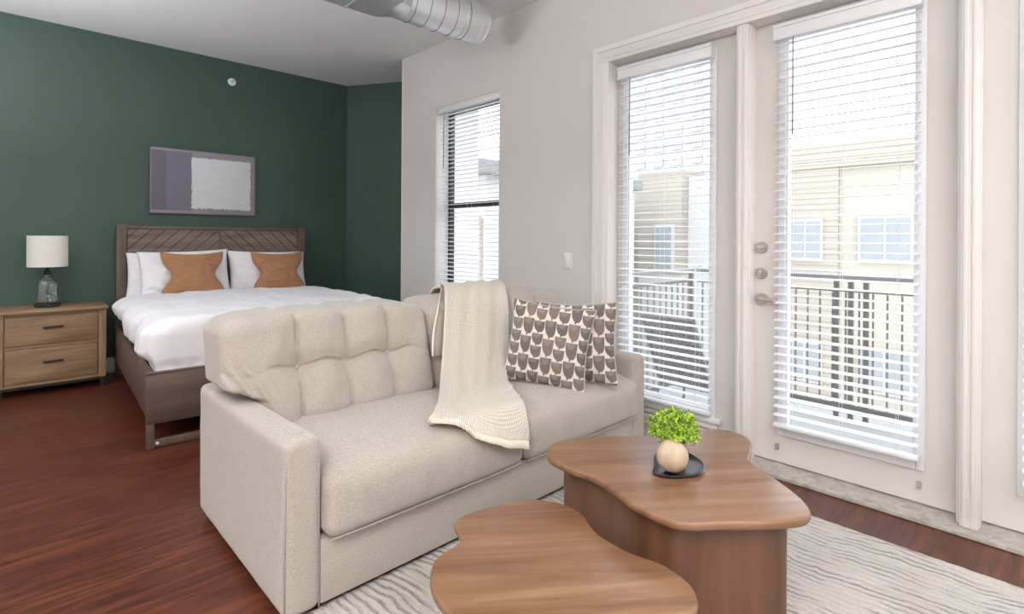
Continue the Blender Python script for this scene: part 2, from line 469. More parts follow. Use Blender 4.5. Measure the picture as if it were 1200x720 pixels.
# white return at the wall end
struct('trim_1', WX - .004, WX + .012, 4.755, 4.775, 0, CH, M['trim'])
struct('baseboard_back', -3.6, 3.04, GY - .016, GY - .0005, 0, .14, M['trim'], bev=.004)
struct('baseboard_right', WX - .016, WX - .0005, 2.32, 4.75, 0, .14, M['trim'], bev=.004)
struct('baseboard_left', -3.5995, -3.585, -3.1, 6.06, 0, .14, M['trim'], bev=.004)

# casing round the doors
bm = bmesh.new()
def casing_v(y0, y1, z1, x=WX):
    bx(bm, x - .018, x, y0, y1, 0.02, z1, .004); w = y1 - y0
    bx(bm, x - .028, x - .012, y1 - .033, y1, 0.02, z1 + .076); bx(bm, x - .023, x - .012, y0 + w * .25, y0 + w * .5, 0.02, z1, .004)
casing_v(DY1 - .02, 2.295, 2.456)
bx(bm, WX - .018, WX, DY0 - .1, 2.295, 2.455, 2.565, .004); bx(bm, WX - .028, WX - .010, DY0 - .1, 2.295, 2.532, 2.565); bx(bm, WX - .023, WX - .012, DY0 - .1, 2.2, 2.48, 2.505, .004)
casing_v(DY0 - .1, DY0 + .02, 2.456)
tag(link_mesh('trim_2', bm, M['trim'], smooth=True, auto=30), kind='structure')
# jambs + mullions
bm = bmesh.new()
bx(bm, WX, EX, DY1 - .02, DY1, 0.02, DZ); bx(bm, WX, EX, DY0, DY0 + .02, 0.02, DZ); bx(bm, WX, EX, DY0, DY1, DZ - .045, DZ - .0)
tag(link_mesh('trim_3', bm, M['trim']), kind='structure')
def mullion(name, y0, y1):
    bm = bmesh.new(); w = y1 - y0
    bx(bm, WX + .02, DX + .06, y0 - .004, y1 + .012, .021, DZ - .046, .003)
    bx(bm, WX - .005, WX + .03, y0, y1, .021, DZ - .046, .004)
    bx(bm, WX - .013, WX + .01, y0 + w * .12, y0 + w * .40, .021, DZ - .046, .005)
    bx(bm, WX - .013, WX + .01, y0 + w * .55, y0 + w * .86, .021, DZ - .046, .005)
    tag(link_mesh(name, bm, M['trim'], smooth=True, auto=30), kind='structure')
mullion('trim_4', 1.236, 1.302); mullion('trim_5', .262, .326)
# stone threshold
bm = bmesh.new(); bx(bm, 2.935, EX, DY0, 2.32, .0005, .02, .004)
tag(link_mesh('trim_6', bm, M['sill']), kind='structure')

# ------------------------------------------------------------------ doors with glass
def door(name, y0, y1, gy0, gy1, z0=.03, z1=2.452, gz0=.225, gz1=2.37):
    bm = bmesh.new(); x0, x1 = DX, DX + .045
    bx(bm, x0, x1, y0, gy0, z0, z1); bx(bm, x0, x1, gy1, y1, z0, z1); bx(bm, x0, x1, gy0, gy1, z0, gz0); bx(bm, x0, x1, gy0, gy1, gz1, z1)
    bmesh.ops.remove_doubles(bm, verts=bm.verts[:], dist=1e-5)
    d = link_mesh(name, bm, M['door']); d['kind'] = 'structure'
    bm = bmesh.new(); t = .036
    for (a, b_, c, e) in ((gy0 - t, gy0, gz0 - .042, gz1 + t), (gy1, gy1 + t, gz0 - .042, gz1 + t), (gy0, gy1, gz0 - .042, gz0 + .004), (gy0, gy1, gz1, gz1 + t)):
        bx(bm, DX - .016, DX, a, b_, c, e, .005)
    for (a, b_, c, e) in ((gy0 - .003, gy0 + .012, gz0, gz1), (gy1 - .012, gy1 + .003, gz0, gz1)): bx(bm, DX - .006, DX + .04, a, b_, c, e, .002)
    link_mesh('glass_frame', bm, M['white'], d, smooth=True, auto=30)
    box('pane', DX + .02, DX + .024, gy0, gy1, gz0, gz1, M['glass'], d)
    return d
d1 = door('door_1', 1.302 + .012, DY1 - .022, 1.494, 2.085)
bm = bmesh.new(); bx(bm, DX - .045, DX, 1.42, 2.16, .155, .185, .006); bx(bm, DX - .03, DX, 1.44, 2.15, .115, .15, .008); bx(bm, DX - .02, DX, 1.46, 2.15, .075, .105, .006)
link_mesh('glass_ledge', bm, M['trim'], d1, smooth=True, auto=30)
d2 = door('door_2', .338, 1.232, .492, 1.070)
d3 = door('door_3', -.56, .258, -.42, .112)
# hardware on the middle door
def rose(name, y, z, r, extra=None):
    bm = bmesh.new(); lathe(bm, [(r * .2, -.016), (r * .86, -.016), (r, -.010), (r, 0)], (DX, y, z), 28, 'x')
    o = link_mesh(name, bm, M['chrome'], d2, smooth=True, auto=40); return o
o = rose('deadbolt', 1.196, 1.208, .032); bm = bmesh.new(); bx(bm, DX - .036, DX - .015, 1.178, 1.214, 1.201, 1.215, .004); link_mesh('thumb_turn', bm, M['chrome'], o, smooth=True, auto=40)
o = rose('deadbolt', 1.196, 1.062, .032); bm = bmesh.new(); bx(bm, DX - .036, DX - .015, 1.189, 1.203, 1.045, 1.079, .004); link_mesh('thumb_turn', bm, M['chrome'], o, smooth=True, auto=40)
o = rose('door_handle', 1.194, .92, .034)
bm = bmesh.new(); tube(bm, [(DX - .01, 1.194, .92), (DX - .045, 1.194, .92), (DX - .052, 1.185, .92), (DX - .052, 1.16, .922), (DX - .050, 1.13, .918), (DX - .048, 1.10, .914)], [.011, .011, .012, .010, .009, .008], 12)
link_mesh('lever', bm, M['chrome'], o, smooth=True, auto=40)
for (y, z) in ((1.108, .114), (.48, .114)):
    bm = bmesh.new(); bx(bm, DX - .012, DX, y - .009, y + .009, z - .016, z + .016, .003); bx(bm, DX - .022, DX - .01, y - .006, y + .006, z - .012, z + .002, .003)
    link_mesh('blind_clip', bm, M['pot'], d2, smooth=True, auto=40)
# small clip on glass frame of middle door (hold-down pins)
# ------------------------------------------------------------------ window
win = thing('window_1', (EX - .06, (WY0 + WY1) / 2, WZ0), kind='structure')
bm = bmesh.new(); fx0, fx1 = 3.15, 3.20
bx(bm, fx0, fx1, WY0, WY0 + .045, WZ0, WZ1); bx(bm, fx0, fx1, WY1 - .034, WY1, WZ0, WZ1); bx(bm, fx0, fx1, WY0 + .045, WY1 - .034, WZ0, WZ0 + .045); bx(bm, fx0, fx1, WY0 + .045, WY1 - .034, WZ1 - .045, WZ1)
link_mesh('window_frame', bm, M['black'], win)
box('sash_bar', 3.145, 3.19, WY0 + .046, WY1 - .035, 1.535, 1.585, M['black'], win, .004)
box('pane', 3.172, 3.176, WY0 + .046, WY1 - .035, WZ0 + .046, WZ1 - .046, M['glass'], win)
struct('trim_7', WX + .001, 3.149, WY0 + .001, WY1 - .001, WZ0 - .0, WZ0 + .012, M['trim'])

# ------------------------------------------------------------------ venetian blinds
def blind(xc, y0, y1, ztop, zbot, pitch, label, tilt=4, hr=.08, wand=True, wandside=1, hw=.05, sw=.048, ladders=3):
    t = thing('venetian_blind', (xc, (y0 + y1) / 2, zbot), label, 'blind', 'white slatted blinds on the window and doors')
    bm = bmesh.new(); bx(bm, xc - hw / 2 - .008, xc + hw / 2 - .004, y0, y1, ztop - hr, ztop, .006); bx(bm, xc - hw / 2 - .016, xc - hw / 2 - .004, y0, y1, ztop - .016, ztop + .002, .004)
    bx(bm, xc - hw / 2 - .013, xc - hw / 2 - .004, y0, y1, ztop - hr, ztop - hr + .014, .003)
    link_mesh('headrail', bm, M['white'], t, smooth=True, auto=40)
    bm = bmesh.new(); z = ztop - hr - .02; k = 0; a = math.radians(tilt)
    while z > zbot + .03:
        sag = .0006 * math.sin(k * 2.3) ; aa = a + math.radians(2.0) * math.sin(k * 1.7)
        prof = []
        for i in range(5):
            s = -1 + i * .5; px = s * sw / 2; pz = .003 * (1 - s * s)
            prof.append((px * math.cos(aa) - pz * math.sin(aa), px * math.sin(aa) + pz * math.cos(aa)))
        def row(yy): 
            up = [bm.verts.new((xc + p[0], yy, z + sag + p[1] + .0012)) for p in prof]; dn = [bm.verts.new((xc + p[0], yy, z + sag + p[1] - .0012)) for p in prof]
            return up + dn[::-1]
        A, B = row(y0 + .008), row(y1 - .008); n = len(A)
        for i in range(n): bm.faces.new((A[i], A[(i + 1) % n], B[(i + 1) % n], B[i]))
        bm.faces.new(A); bm.faces.new(B[::-1])
        z -= pitch; k += 1
    link_mesh('slats', bm, M['slat'], t, smooth=True, auto=50)
    bm = bmesh.new(); bx(bm, xc - sw / 2, xc + sw / 2, y0 + .006, y1 - .006, zbot, zbot + .02, .006)
    br_ = link_mesh('bottom_rail', bm, M['white'], t, smooth=True, auto=40)
    ys = [y0 + .09, y1 - .09] if ladders == 2 else [y0 + .09, (y0 + y1) / 2, y1 - .09]
    bm = bmesh.new()
    for yy in ys:
        for dx in (-sw / 2 - .001, sw / 2 + .001): tube(bm, [(xc + dx, yy, ztop - hr), (xc + dx, yy, zbot + .018)], .0009, 5)
    link_mesh('ladder_cord', bm, M['white'], t)
    for yy in ys:
        bm = bmesh.new(); bx(bm, xc - sw / 2 - .003, xc - sw / 2 + .002, yy - .007, yy + .007, zbot + .006, zbot + .016, .001); link_mesh('cord_button', bm, M['white'], br_)
    if wand:
        yy = y1 - .105 if wandside else y0 + .1
        bm = bmesh.new(); tube(bm, [(xc - .034, yy, ztop - hr + .01), (xc - .040, yy, ztop - hr - .02), (xc - .040, yy, ztop - hr - .52)], [.002, .0045, .0045], 8)
        link_mesh('wand', bm, plain('wand_grey', lin(150, 152, 156), .3), t, smooth=True)
    return t
blind(3.048, 1.463, 2.123, 2.405, .205, .0465, 'white slatted blind on the narrow fixed door panel behind the sofa')
blind(3.048, .466, 1.114, 2.405, .240, .0465, 'white slatted blind on the middle door with the lever handle')
blind(3.048, -.46, .137, 2.405, .240, .0465, 'white slatted blind cut off at the far right of the photo')
blind(3.045, WY0 + .006, WY1 - .012, WZ1 - .002, WZ0 + .03, .0385, 'white slatted blind recessed in the small window with a black frame', hr=.055, hw=.04)

# light switch, sprinkler
t = thing('light_switch', (WX, 2.535, 1.085), 'white rocker light switch on the wall between window and doors', 'light switch')
box('wall_plate', WX - .007, WX - .0005, 2.493, 2.577, 1.028, 1.146, M['trim'], t, .003)
box('rocker', WX - .012, WX - .006, 2.518, 2.552, 1.053, 1.121, M['white'], t, .002)
t = thing('wall_sprinkler', (1.755, GY, 2.872), 'small round white sprinkler cover high on the green wall', 'sprinkler')
bm = bmesh.new(); lathe(bm, [(.006, -.014), (.036, -.012), (.040, -.002), (.040, 0)], (1.755, GY - .0005, 2.872), 28, 'y'); link_mesh('cover_plate', bm, M['white'], t, smooth=True, auto=40)
bm = bmesh.new(); lathe(bm, [(.004, -.05), (.012, -.048), (.010, -.02), (.014, -.012)], (1.755, GY, 2.872), 16, 'y'); link_mesh('sprinkler_head', bm, M['chrome'], t, smooth=True, auto=40)

# ------------------------------------------------------------------ duct
t = thing('air_duct', (2.2, 3.17, 2.9), 'exposed galvanised round air duct with rectangular trunk under the ceiling', 'duct')
bm = bmesh.new(); prof = []; x = 2.0
lathe(bm, [(.147, 1.98), (.150, 2.0), (.150, 2.60), (.153, 2.602), (.153, 2.612), (.150, 2.614), (.150, 2.655), (.154, 2.657), (.154, 2.668), (.146, 2.668), (.144, 2.0)], (0, 3.17, 2.9), 56, 'x')
link_mesh('round_duct', bm, M['duct'], t, smooth=True, auto=35)
bm = bmesh.new()
for k in range(5):
    x0 = 2.04 + k * .115; pts = [(x0 + .02 * math.cos(a * 2 * PI / 48) , 3.17 + .1515 * math.cos(a * 2 * PI / 48), 2.9 + .1515 * math.sin(a * 2 * PI / 48)) for a in range(48)]
    tube(bm, pts, .0028, 6, close=True)
link_mesh('duct_seam', bm, plain('duct_seam_grey', (.30, .32, .33), .4, .9), t, smooth=True)
bm = bmesh.new(); bx(bm, .2, 1.86, 2.92, 3.285, 2.755, 3.06, .004)
# drive cleats across the trunk
for xx_ in (1.62,): bx(bm, xx_, xx_ + .02, 2.915, 3.29, 2.75, 3.065, .002)
link_mesh('rectangular_trunk', bm, M['duct'], t)
# transition square -> round
bm = bmesh.new(); n = 48; A = []; Bv = []
for k in range(n):
    a = 2 * PI * k / n; cy_, cz_ = math.cos(a), math.sin(a); m = max(abs(cy_), abs(cz_))
    A.append(bm.verts.new((1.86, 3.12 + .16 * cy_ / m, 2.905 + .145 * cz_ / m))); Bv.append(bm.verts.new((1.99, 3.17 + .149 * cy_, 2.9 + .149 * cz_)))
for k in range(n): bm.faces.new((A[k], A[(k + 1) % n], Bv[(k + 1) % n], Bv[k]))
link_mesh('duct_transition', bm, M['duct'], t, smooth=True, auto=30)
for yy in (3.012, 3.328):
    bm = bmesh.new(); tube(bm, [(2.45, yy, 2.9), (2.45, yy, CH)], .003, 6); link_mesh('hanger_rod', bm, M['duct'], t)
bm = bmesh.new(); tube(bm, [(2.45, 3.17 + .155 * math.cos(a * PI / 12), 2.9 + .155 * math.sin(a * PI / 12)) for a in range(12, 25)], .004, 6); link_mesh('hanger_strap', bm, M['duct'], t)

# ------------------------------------------------------------------ rug
bm = bmesh.new(); nx, ny = 120, 150; rx0, rx1, ry0, ry1 = .28, 2.652, -1.6, 1.745; G = {}
for i in range(nx + 1):
    for j in range(ny + 1):
        x = rx0 + (rx1 - rx0) * i / nx; y = ry0 + (ry1 - ry0) * j / ny
        e = min(1, 8 * min(i / nx, 1 - i / nx, j / ny, 1 - j / ny) * 2)
        ex = .006 * fbm((x, y, 0), 28, 2) if i in (0, nx) else 0; ey = .006 * fbm((x, y, 3), 28, 2) if j in (0, ny) else 0
        top = .014 + .002 * fbm((x, y, 0), 30) if 0 < i < nx and 0 < j < ny else .006
        G[i, j] = bm.verts.new((x + ex, y + ey, top))
for i in range(nx):
    for j in range(ny): bm.faces.new((G[i, j], G[i + 1, j], G[i + 1, j + 1], G[i, j + 1]))
r = bmesh.ops.extrude_face_region(bm, geom=[f for f in bm.faces])
for v in [g for g in r['geom'] if isinstance(g, bmesh.types.BMVert)]: v.co.z = .001
tag(link_mesh('area_rug', bm, M['rug'], smooth=True, auto=60), 'cream rug with broken grey ribbed lines under the coffee tables', 'rug')

# ------------------------------------------------------------------ sofa
S0, S1 = .65, 2.72
sofa = thing('sofa', ((S0 + S1) / 2, 2.2, 0), 'beige linen two-seat sofa with tufted back cushions and low arms', 'sofa')
SY0, SY1 = 1.70, 2.70
bm = bmesh.new(); bx(bm, S0 + .122, S1 - .122, SY0 + .008, SY1 - .03, .035, .25, .006)
link_mesh('base', bm, M['sofa'], sofa, smooth=True, auto=40)
bm = bmesh.new(); bx(bm, S0 + .10, S1 - .10, 2.53, SY1 - .005, .24, .74, .03, 3); link_mesh('back_frame', bm, M['sofa'], sofa, smooth=True, auto=60)
def arm(x0, x1, hh):
    bm = bmesh.new()
    def fn(p):
        z = p.z
        if z > .3: z += .006 * math.cos((p.y - SY0) * 5) 
        return (p.x + .002 * fbm(p, 6), p.y, z)
    softbox(bm, ((x0 + x1) / 2, (SY0 + SY1) / 2, .026 + hh / 2), ((x1 - x0) / 2, (SY1 - SY0) / 2, hh / 2), .034, (16, 34, 28), fn)
    a = link_mesh('arm', bm, M['sofa'], sofa, smooth=True)
    # stitched seam round the front panel
    bm = bmesh.new(); pts = [(x0 + .006, SY0 + .012, .03), (x0 + .008, SY0 + .014, hh - .01), (x0 + .03, SY0 + .014, hh + .016), (x1 - .03, SY0 + .014, hh + .016), (x1 - .008, SY0 + .014, hh - .01), (x1 - .006, SY0 + .012, .03)]
    tube(bm, pts, .0035, 6); link_mesh('arm_seam', bm, M['sofa'], a, smooth=True)
arm(S0, S0 + .124, .566); arm(S1 - .124, S1, .550)
for (x, y) in ((S0 + .06, SY0 + .09), (S0 + .06, SY1 - .08), (S1 - .06, SY0 + .09), (S1 - .06, SY1 - .08)):
    bm = bmesh.new(); lathe(bm, [(.018, 0.0), (.022, .004), (.024, .040)], (x, y, .0005 if y > 1.75 else .0005), 14); link_mesh('foot', bm, M['black'], sofa, smooth=True, auto=40)
def seat_cushion(x0, x1):
    bm = bmesh.new(); hx = (x1 - x0) / 2; cx_ = (x0 + x1) / 2
    def fn(p):
        u = (p.x - cx_) / hx; v = (p.y - 2.0) / .36
        z = p.z; up = sstep(.30, .46, z)
        z += up * (.022 * (1 - u ** 4) * (1 - max(-1, min(1, v)) ** 4) - .012 * (abs(v + 1) < .3) * 0)
        z -= up * .016 * sstep(1.80, 1.66, p.y)
        y = p.y - .014 * (1 - abs(u) ** 3) * sstep(1.9, 1.65, p.y) * math.sin(min(1, max(0, (p.z - .25) / .23)) * PI)
        w = fbm((p.x * 1.2, p.y * .6, p.z * .5), 7)
        ww = .005 * w * sstep(0, .15, 1 - abs(u))
        y -= sstep(1.78, 1.68, p.y) * .004 * math.sin(p.x * 46 + 3 * fbm(p, 3)) * sstep(.27, .36, p.z) * sstep(.48, .40, p.z)
        y += ww * (1 - up); z += ww * up
        return (p.x + .004 * fbm(p, 6), y, z)
    softbox(bm, (cx_, 2.03, .363), (hx, .375, .113), .048, (46, 36, 16), fn)
    c = link_mesh('seat_cushion', bm, M['sofa'], sofa, smooth=True)
    bm = bmesh.new()
    # piping on the front edges
    for zz in (.258,):
        pts = [(x0 + .012 + (x1 - x0 - .024) * i / 20, 1.663 + .006 * (abs(i - 10) / 10) ** 4, zz) for i in range(21)]
        tube(bm, pts, .0028, 6)
    link_mesh('cushion_seam', bm, M['sofa'], c, smooth=True)
seat_cushion(S0 + .126, 1.683); seat_cushion(1.687, S1 - .126)
def back_cushion(x0, x1, wing, sd):
    """wing: -1 the left end overhangs the arm, +1 the right end does"""
    bm = bmesh.new(); hx = (x1 - x0) / 2; cx_ = (x0 + x1) / 2; w = x1 - x0
    xi0 = x0 + (.128 if wing < 0 else 0); xi1 = x1 - (.128 if wing > 0 else 0)
    us = [x0 + .300, x0 + .520, x0 + .742] if wing < 0 else [x1 - .755, x1 - .525, x1 - .305]
    def fn(p):
        x, y, z = p
        # squeeze below arm height on the winged side
        k = sstep(.655, .575, z)
        if wing < 0 and x < cx_: x = x + k * (.130) * (cx_ - x) / hx
        if wing > 0 and x > cx_: x = x - k * (.130) * (x - cx_) / hx
        front = sstep(2.42, 2.24, y)
        v = z - .685
        d = 0
        lower = 1 if z < .70 else 1
        for q in us:
            d += .028 * math.exp(-((x - q) / .0075) ** 2) + .026 * math.exp(-((x - q) / .045) ** 2)
            rr = math.hypot(x - q, v)
            d += .030 * math.exp(-(rr / .030) ** 2) + .022 * math.exp(-(rr / .08) ** 2)
        inr = sstep(us[0] - .16, us[0] - .02, x) * sstep(us[2] + .16, us[2] + .02, x)
        vv = v + .012 * math.cos((x - us[0]) / (us[1] - us[0]) * 2 * PI) - .012
        d += (.030 * math.exp(-(vv / .008) ** 2) + .028 * math.exp(-(vv / .045) ** 2)) * (.15 + .85 * inr)
        d = .095 * (1 - math.exp(-d / .095))
        y += front * d * sstep(.46, .50, z) * sstep(.93, .86, z)
        # puff
        uu = (x - cx_) / hx
        y -= front * .022 * (1 - uu * uu) * math.sin(max(0, min(1, (z - .46) / .46)) * PI)
        top = sstep(.82, .90, z)
        for q in us: z -= top * (.010 * math.exp(-((x - q) / .03) ** 2) + .006 * math.exp(-((x - q) / .008) ** 2))
        # puckers at the wing corner
        if wing < 0: wf = sstep(x0 + .22, x0 + .03, x)
        else: wf = sstep(x1 - .22, x1 - .03, x)
        y += front * wf * .010 * math.sin((z * .8 + (x if wing < 0 else -x) * 1.3) * 95 + sd) * sstep(.76, .66, z)
        y += .34 * max(0, z - .46) ** 1.0 * (1 - .25 * front)
        n_ = fbm((x + sd, y, z), 5); 
        rs = .025 * (abs(uu) ** 6) * sstep(.80, .92, z)
        return (x + .006 * n_, y + .008 * fbm((x, z, sd), 6) , z + .012 * (1 - uu ** 4) * top - rs + .006 * fbm((x * 2, y, sd), 4))
    softbox(bm, (cx_, 2.355, .685), (hx, .150, .228), .058, (220, 20, 120), fn)
    c = link_mesh('back_cushion', bm, M['sofa'], sofa, smooth=True)
    for q in us:
        bm = bmesh.new()
        bmesh.ops.create_uvsphere(bm, u_segments=14, v_segments=8, radius=.011)
        for vv in bm.verts: vv.co.y *= .5
        for vv in bm.verts: vv.co += Vector((q, 2.316, .685))
        link_mesh('tuft_button', bm, M['sofa'], c, smooth=True)
    return c
back_cushion(S0 - .015, 1.617, -1, 0.0); back_cushion(1.623, S1 + .012, 1, 2.1)

# ------------------------------------------------------------------ throw blanket
def catmull(P, t):
    n = len(P) - 1; f = t * n; i = min(int(f), n - 1); u = f - i
    p0 = P[max(i - 1, 0)]; p1 = P[i]; p2 = P[i + 1]; p3 = P[min(i + 2, n)]
    return .5 * ((2 * p1) + (p2 - p0) * u + (2 * p0 - 5 * p1 + 4 * p2 - p3) * u * u + (3 * p1 - p0 - 3 * p2 + p3) * u ** 3)
def drape(name, L, R, thick, nu, nv, amp, parent=None, fr=0, sd=0, lift=0.0):
    L = [Vector(p) for p in L]; R = [Vector(p) for p in R]
    bm = bmesh.new(); uvl = bm.loops.layers.uv.new('UVMap'); G = []
    for j in range(nv + 1):
        t = j / nv; a = catmull(L, t); c = catmull(R, t); row = []
        a2 = catmull(L, min(1, t + .02)) - catmull(L, max(0, t - .02)); nrm_ = (c - a).cross(a2).normalized()
        if nrm_.y > 0: nrm_ = -nrm_
        for i in range(nu + 1):
            s = i / nu; p = a.lerp(c, s)
            rip = amp * (math.sin(s * 13 + sd + t * 1.5) * .6 + .5 * math.sin(s * 27 + 1 + t * 2.5)) * (.35 + .65 * math.sin(min(1, t * 1.1) * PI * .9))
            p = p + nrm_ * (rip + amp * 1.0)
            if lift:
                hm = math.sin(s * PI) * sstep(.80, 1, t); p.y -= .075 * hm; p.x -= .03 * hm
            if p.z < .60 and p.y > 1.615 and p.y < 2.0: p.z = max(p.z, lift + .512 - .055 * (max(0, 1.70 - p.y) / .06) ** 2)
            row.append(p)
        G.append(row)
    V = [[bm.verts.new(p) for p in row] for row in G]
    for j in range(nv):
        for i in range(nu):
            f = bm.faces.new((V[j][i], V[j][i + 1], V[j + 1][i + 1], V[j + 1][i]))
            for lp, (a, b_) in zip(f.loops, ((i, j), (i + 1, j), (i + 1, j + 1), (i, j + 1))): lp[uvl].uv = (a / nu, b_ / nv)
    me = bpy.data.meshes.new(name); bm.to_mesh(me); bm.free()
    for p in me.polygons: p.use_smooth = True
    o = bpy.data.objects.new(name, me); C.objects.link(o); me.materials.append(M['knit'])
    m = o.modifiers.new('solid', 'SOLIDIFY'); m.thickness = thick; m.offset = 0
    W[o.name] = Vector((0, 0, 0))
    if parent: o.parent = parent; o.location = -W[parent.name]
    return o, G[-1]
tb = thing('throw_blanket', (1.9, 2.2, .5), 'cream knitted throw draped over the sofa back and seat', 'blanket')
L = [(1.90, 2.74, .80), (1.865, 2.64, .945), (1.83, 2.48, .975), (1.72, 2.315, .915), (1.63, 2.205, .72), (1.56, 2.125, .585), (1.47, 2.01, .530), (1.36, 1.88, .522), (1.25, 1.775, .522)]
Rr = [(2.32, 2.74, .80), (2.31, 2.64, .945), (2.28, 2.48, .972), (2.175, 2.315, .91), (2.085, 2.205, .70), (1.99, 2.11, .575), (1.83, 1.93, .535), (1.715, 1.73, .525), (1.655, 1.615, .37)]
o, last = drape('folded_panel', L, Rr, .012, 70, 150, .007, tb, lift=.012)
# lower folded layer showing under the front hem
L2 = [(1.50, 2.03, .514), (1.37, 1.89, .508), (1.262, 1.79, .506), (1.235, 1.755, .508)]
R2 = [(1.80, 1.90, .514), (1.70, 1.71, .505), (1.645, 1.625, .40), (1.63, 1.608, .345)]
drape('under_fold', L2, R2, .010, 60, 30, .004, tb, sd=1.3)
# side flap hanging behind the left edge
L3 = [(1.82, 2.48, .965), (1.70, 2.34, .895), (1.615, 2.265, .78), (1.58, 2.225, .69), (1.575, 2.215, .655)]
R3 = [(1.99, 2.48, .965), (1.88, 2.35, .90), (1.80, 2.28, .78), (1.76, 2.24, .69), (1.72, 2.225, .63)]
drape('side_flap', L3, R3, .010, 24, 40, .004, tb, sd=2)
# fringe along the hem
bm = bmesh.new()
for i in range(0, 70):
    p = last[i]; q = last[i + 1]; d = (catmull([Vector(a) for a in L], 1) - catmull([Vector(a) for a in L], .97)).normalized().lerp((catmull([Vector(a) for a in Rr], 1) - catmull([Vector(a) for a in Rr], .97)).normalized(), i / 70)
    e = p + d * (.030 + .006 * random.random()) + Vector((0, 0, -.004)); 
    tube(bm, [p - d * .05, p + d * .008, e], [.0032, .0034, .0022], 6)
link_mesh('fringe', bm, M['knit'], tb, smooth=True)

# ------------------------------------------------------------------ patterned pillows on the sofa
def scatter_pillow(loc, rz, tilt, label, roll=0):
    t = thing('throw_pillow', loc, label, 'pillow', 'patterned pillows at the right end of the sofa', local=True)
    t.rotation_euler = (tilt, roll, rz); t.rotation_mode = 'XYZ'
    bm, edge = pillow_bm(.224, .218, .076, .10, .09, 0, 40, .007, seed=loc[0])
    o = link_mesh('pillow_cover', bm, M['cups'], t, smooth=True, recentre=False)
    bm = bmesh.new(); tube(bm, edge, .0048, 6, close=True); link_mesh('piping', bm, M['piping'], o, smooth=True, recentre=False)
scatter_pillow((2.075, 1.885, .692), math.radians(-59), math.radians(-10), 'grey and brown cup patterned pillow, the front one facing the room', 0.12)
scatter_pillow((2.238, 1.832, .692), math.radians(-60), math.radians(-9), 'grey and brown cup patterned pillow tucked behind, against the right arm', -0.03)

# ------------------------------------------------------------------ coffee tables
def smooth_loop(P, n):
    out = []; N = len(P); P = [Vector(p) for p in P]
    for i in range(N):
        p0, p1, p2, p3 = P[i - 1], P[i], P[(i + 1) % N], P[(i + 2) % N]
        for k in range(n):
            u = k / n; out.append(.5 * ((2 * p1) + (p2 - p0) * u + (2 * p0 - 5 * p1 + 4 * p2 - p3) * u * u + (3 * p1 - p0 - 3 * p2 + p3) * u ** 3))
    return out
def offset_loop(P, d):
    N = len(P); out = []
    for i in range(N):
        t_ = (P[(i + 1) % N] - P[i - 1]).normalized(); nn = Vector((t_.y, -t_.x)); out.append(P[i] - nn * d)
    return out
def area(P): return sum(P[i - 1].x * P[i].y - P[i].x * P[i - 1].y for i in range(len(P)))
def stack(bm, loops):
    R_ = []
    for (P, z) in loops: R_.append([bm.verts.new((p.x, p.y, z)) for p in P])
    n = len(R_[0])
    for A, B in zip(R_, R_[1:]):
        for i in range(n): bm.faces.new((A[i], A[(i + 1) % n], B[(i + 1) % n], B[i]))
    a = bm.faces.new(R_[0]); b_ = bm.faces.new(R_[-1]); bmesh.ops.triangulate(bm, faces=[a, b_])
def blob_table(P, z, th, inset, label, group=None, baseP=None):
    loop = smooth_loop(P, 14)
    if area(loop) < 0: loop.reverse()
    cx_ = sum(p.x for p in loop) / len(loop); cy_ = sum(p.y for p in loop) / len(loop)
    t = thing('coffee_table', (cx_, cy_, 0), label, 'coffee table', group)
    bm = bmesh.new(); L = []
    for k in range(7):
        a = PI / 2 * k / 6; L.append((offset_loop(loop, .016 * (1 - math.sin(a))), z - th + .018 * (1 - math.cos(a)) * 1.0))
    for k in range(6):
        a = PI / 2 * k / 5; L.append((offset_loop(loop, .009 * (1 - math.cos(a))), z - .010 + .010 * math.sin(a)))
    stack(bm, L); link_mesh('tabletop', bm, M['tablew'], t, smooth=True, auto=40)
    if baseP:
        base = smooth_loop(baseP, 14)
        if area(base) < 0: base.reverse()
    else:
        base = offset_loop(loop, inset)
    bm = bmesh.new(); stack(bm, [(base, .016), (base, z - th)])
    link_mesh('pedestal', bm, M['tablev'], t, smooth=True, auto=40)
    return t
BIG = [(1.45, 1.319), (1.565, 1.378), (1.735, 1.307), (1.907, 1.16), (2.06, 1.10), (2.177, 1.002), (2.165, .885), (2.045, .822), (1.937, .782), (1.87, .68), (1.765, .552), (1.671, .512), (1.565, .575), (1.47, .663), (1.375, .755), (1.372, .905), (1.428, 1.075), (1.425, 1.20)]
SM = [(1.219, 1.315), (1.10, 1.345), (1.03, 1.325), (.985, 1.24), (.87, 1.21), (.79, 1.10), (.78, .95), (.86, .80), (.99, .745), (1.09, .705), (1.20, .62), (1.285, .66), (1.318, .76), (1.300, .865), (1.313, .985), (1.372, 1.10), (1.365, 1.20), (1.31, 1.275)]
BIGB = [(1.49, 1.27), (1.60, 1.31), (1.80, 1.18), (1.98, 1.02), (2.03, .93), (1.93, .86), (1.80, .72), (1.72, .60), (1.66, .575), (1.56, .64), (1.47, .74), (1.42, .82), (1.425, .95), (1.47, 1.08), (1.475, 1.18)]
blob_table(BIG, .46, .030, .07, 'taller wavy-edged brown wooden coffee table holding the potted plant', 'nesting wooden coffee tables', BIGB)
blob_table(SM, .36, .030, .09, 'lower wavy-edged brown wooden coffee table with bare top, in front', 'nesting wooden coffee tables', [(1.20, 1.20), (1.08, 1.22), (.95, 1.10), (.90, .98), (.98, .86), (1.12, .80), (1.22, .76), (1.24, .88), (1.22, 1.0), (1.25, 1.12)])

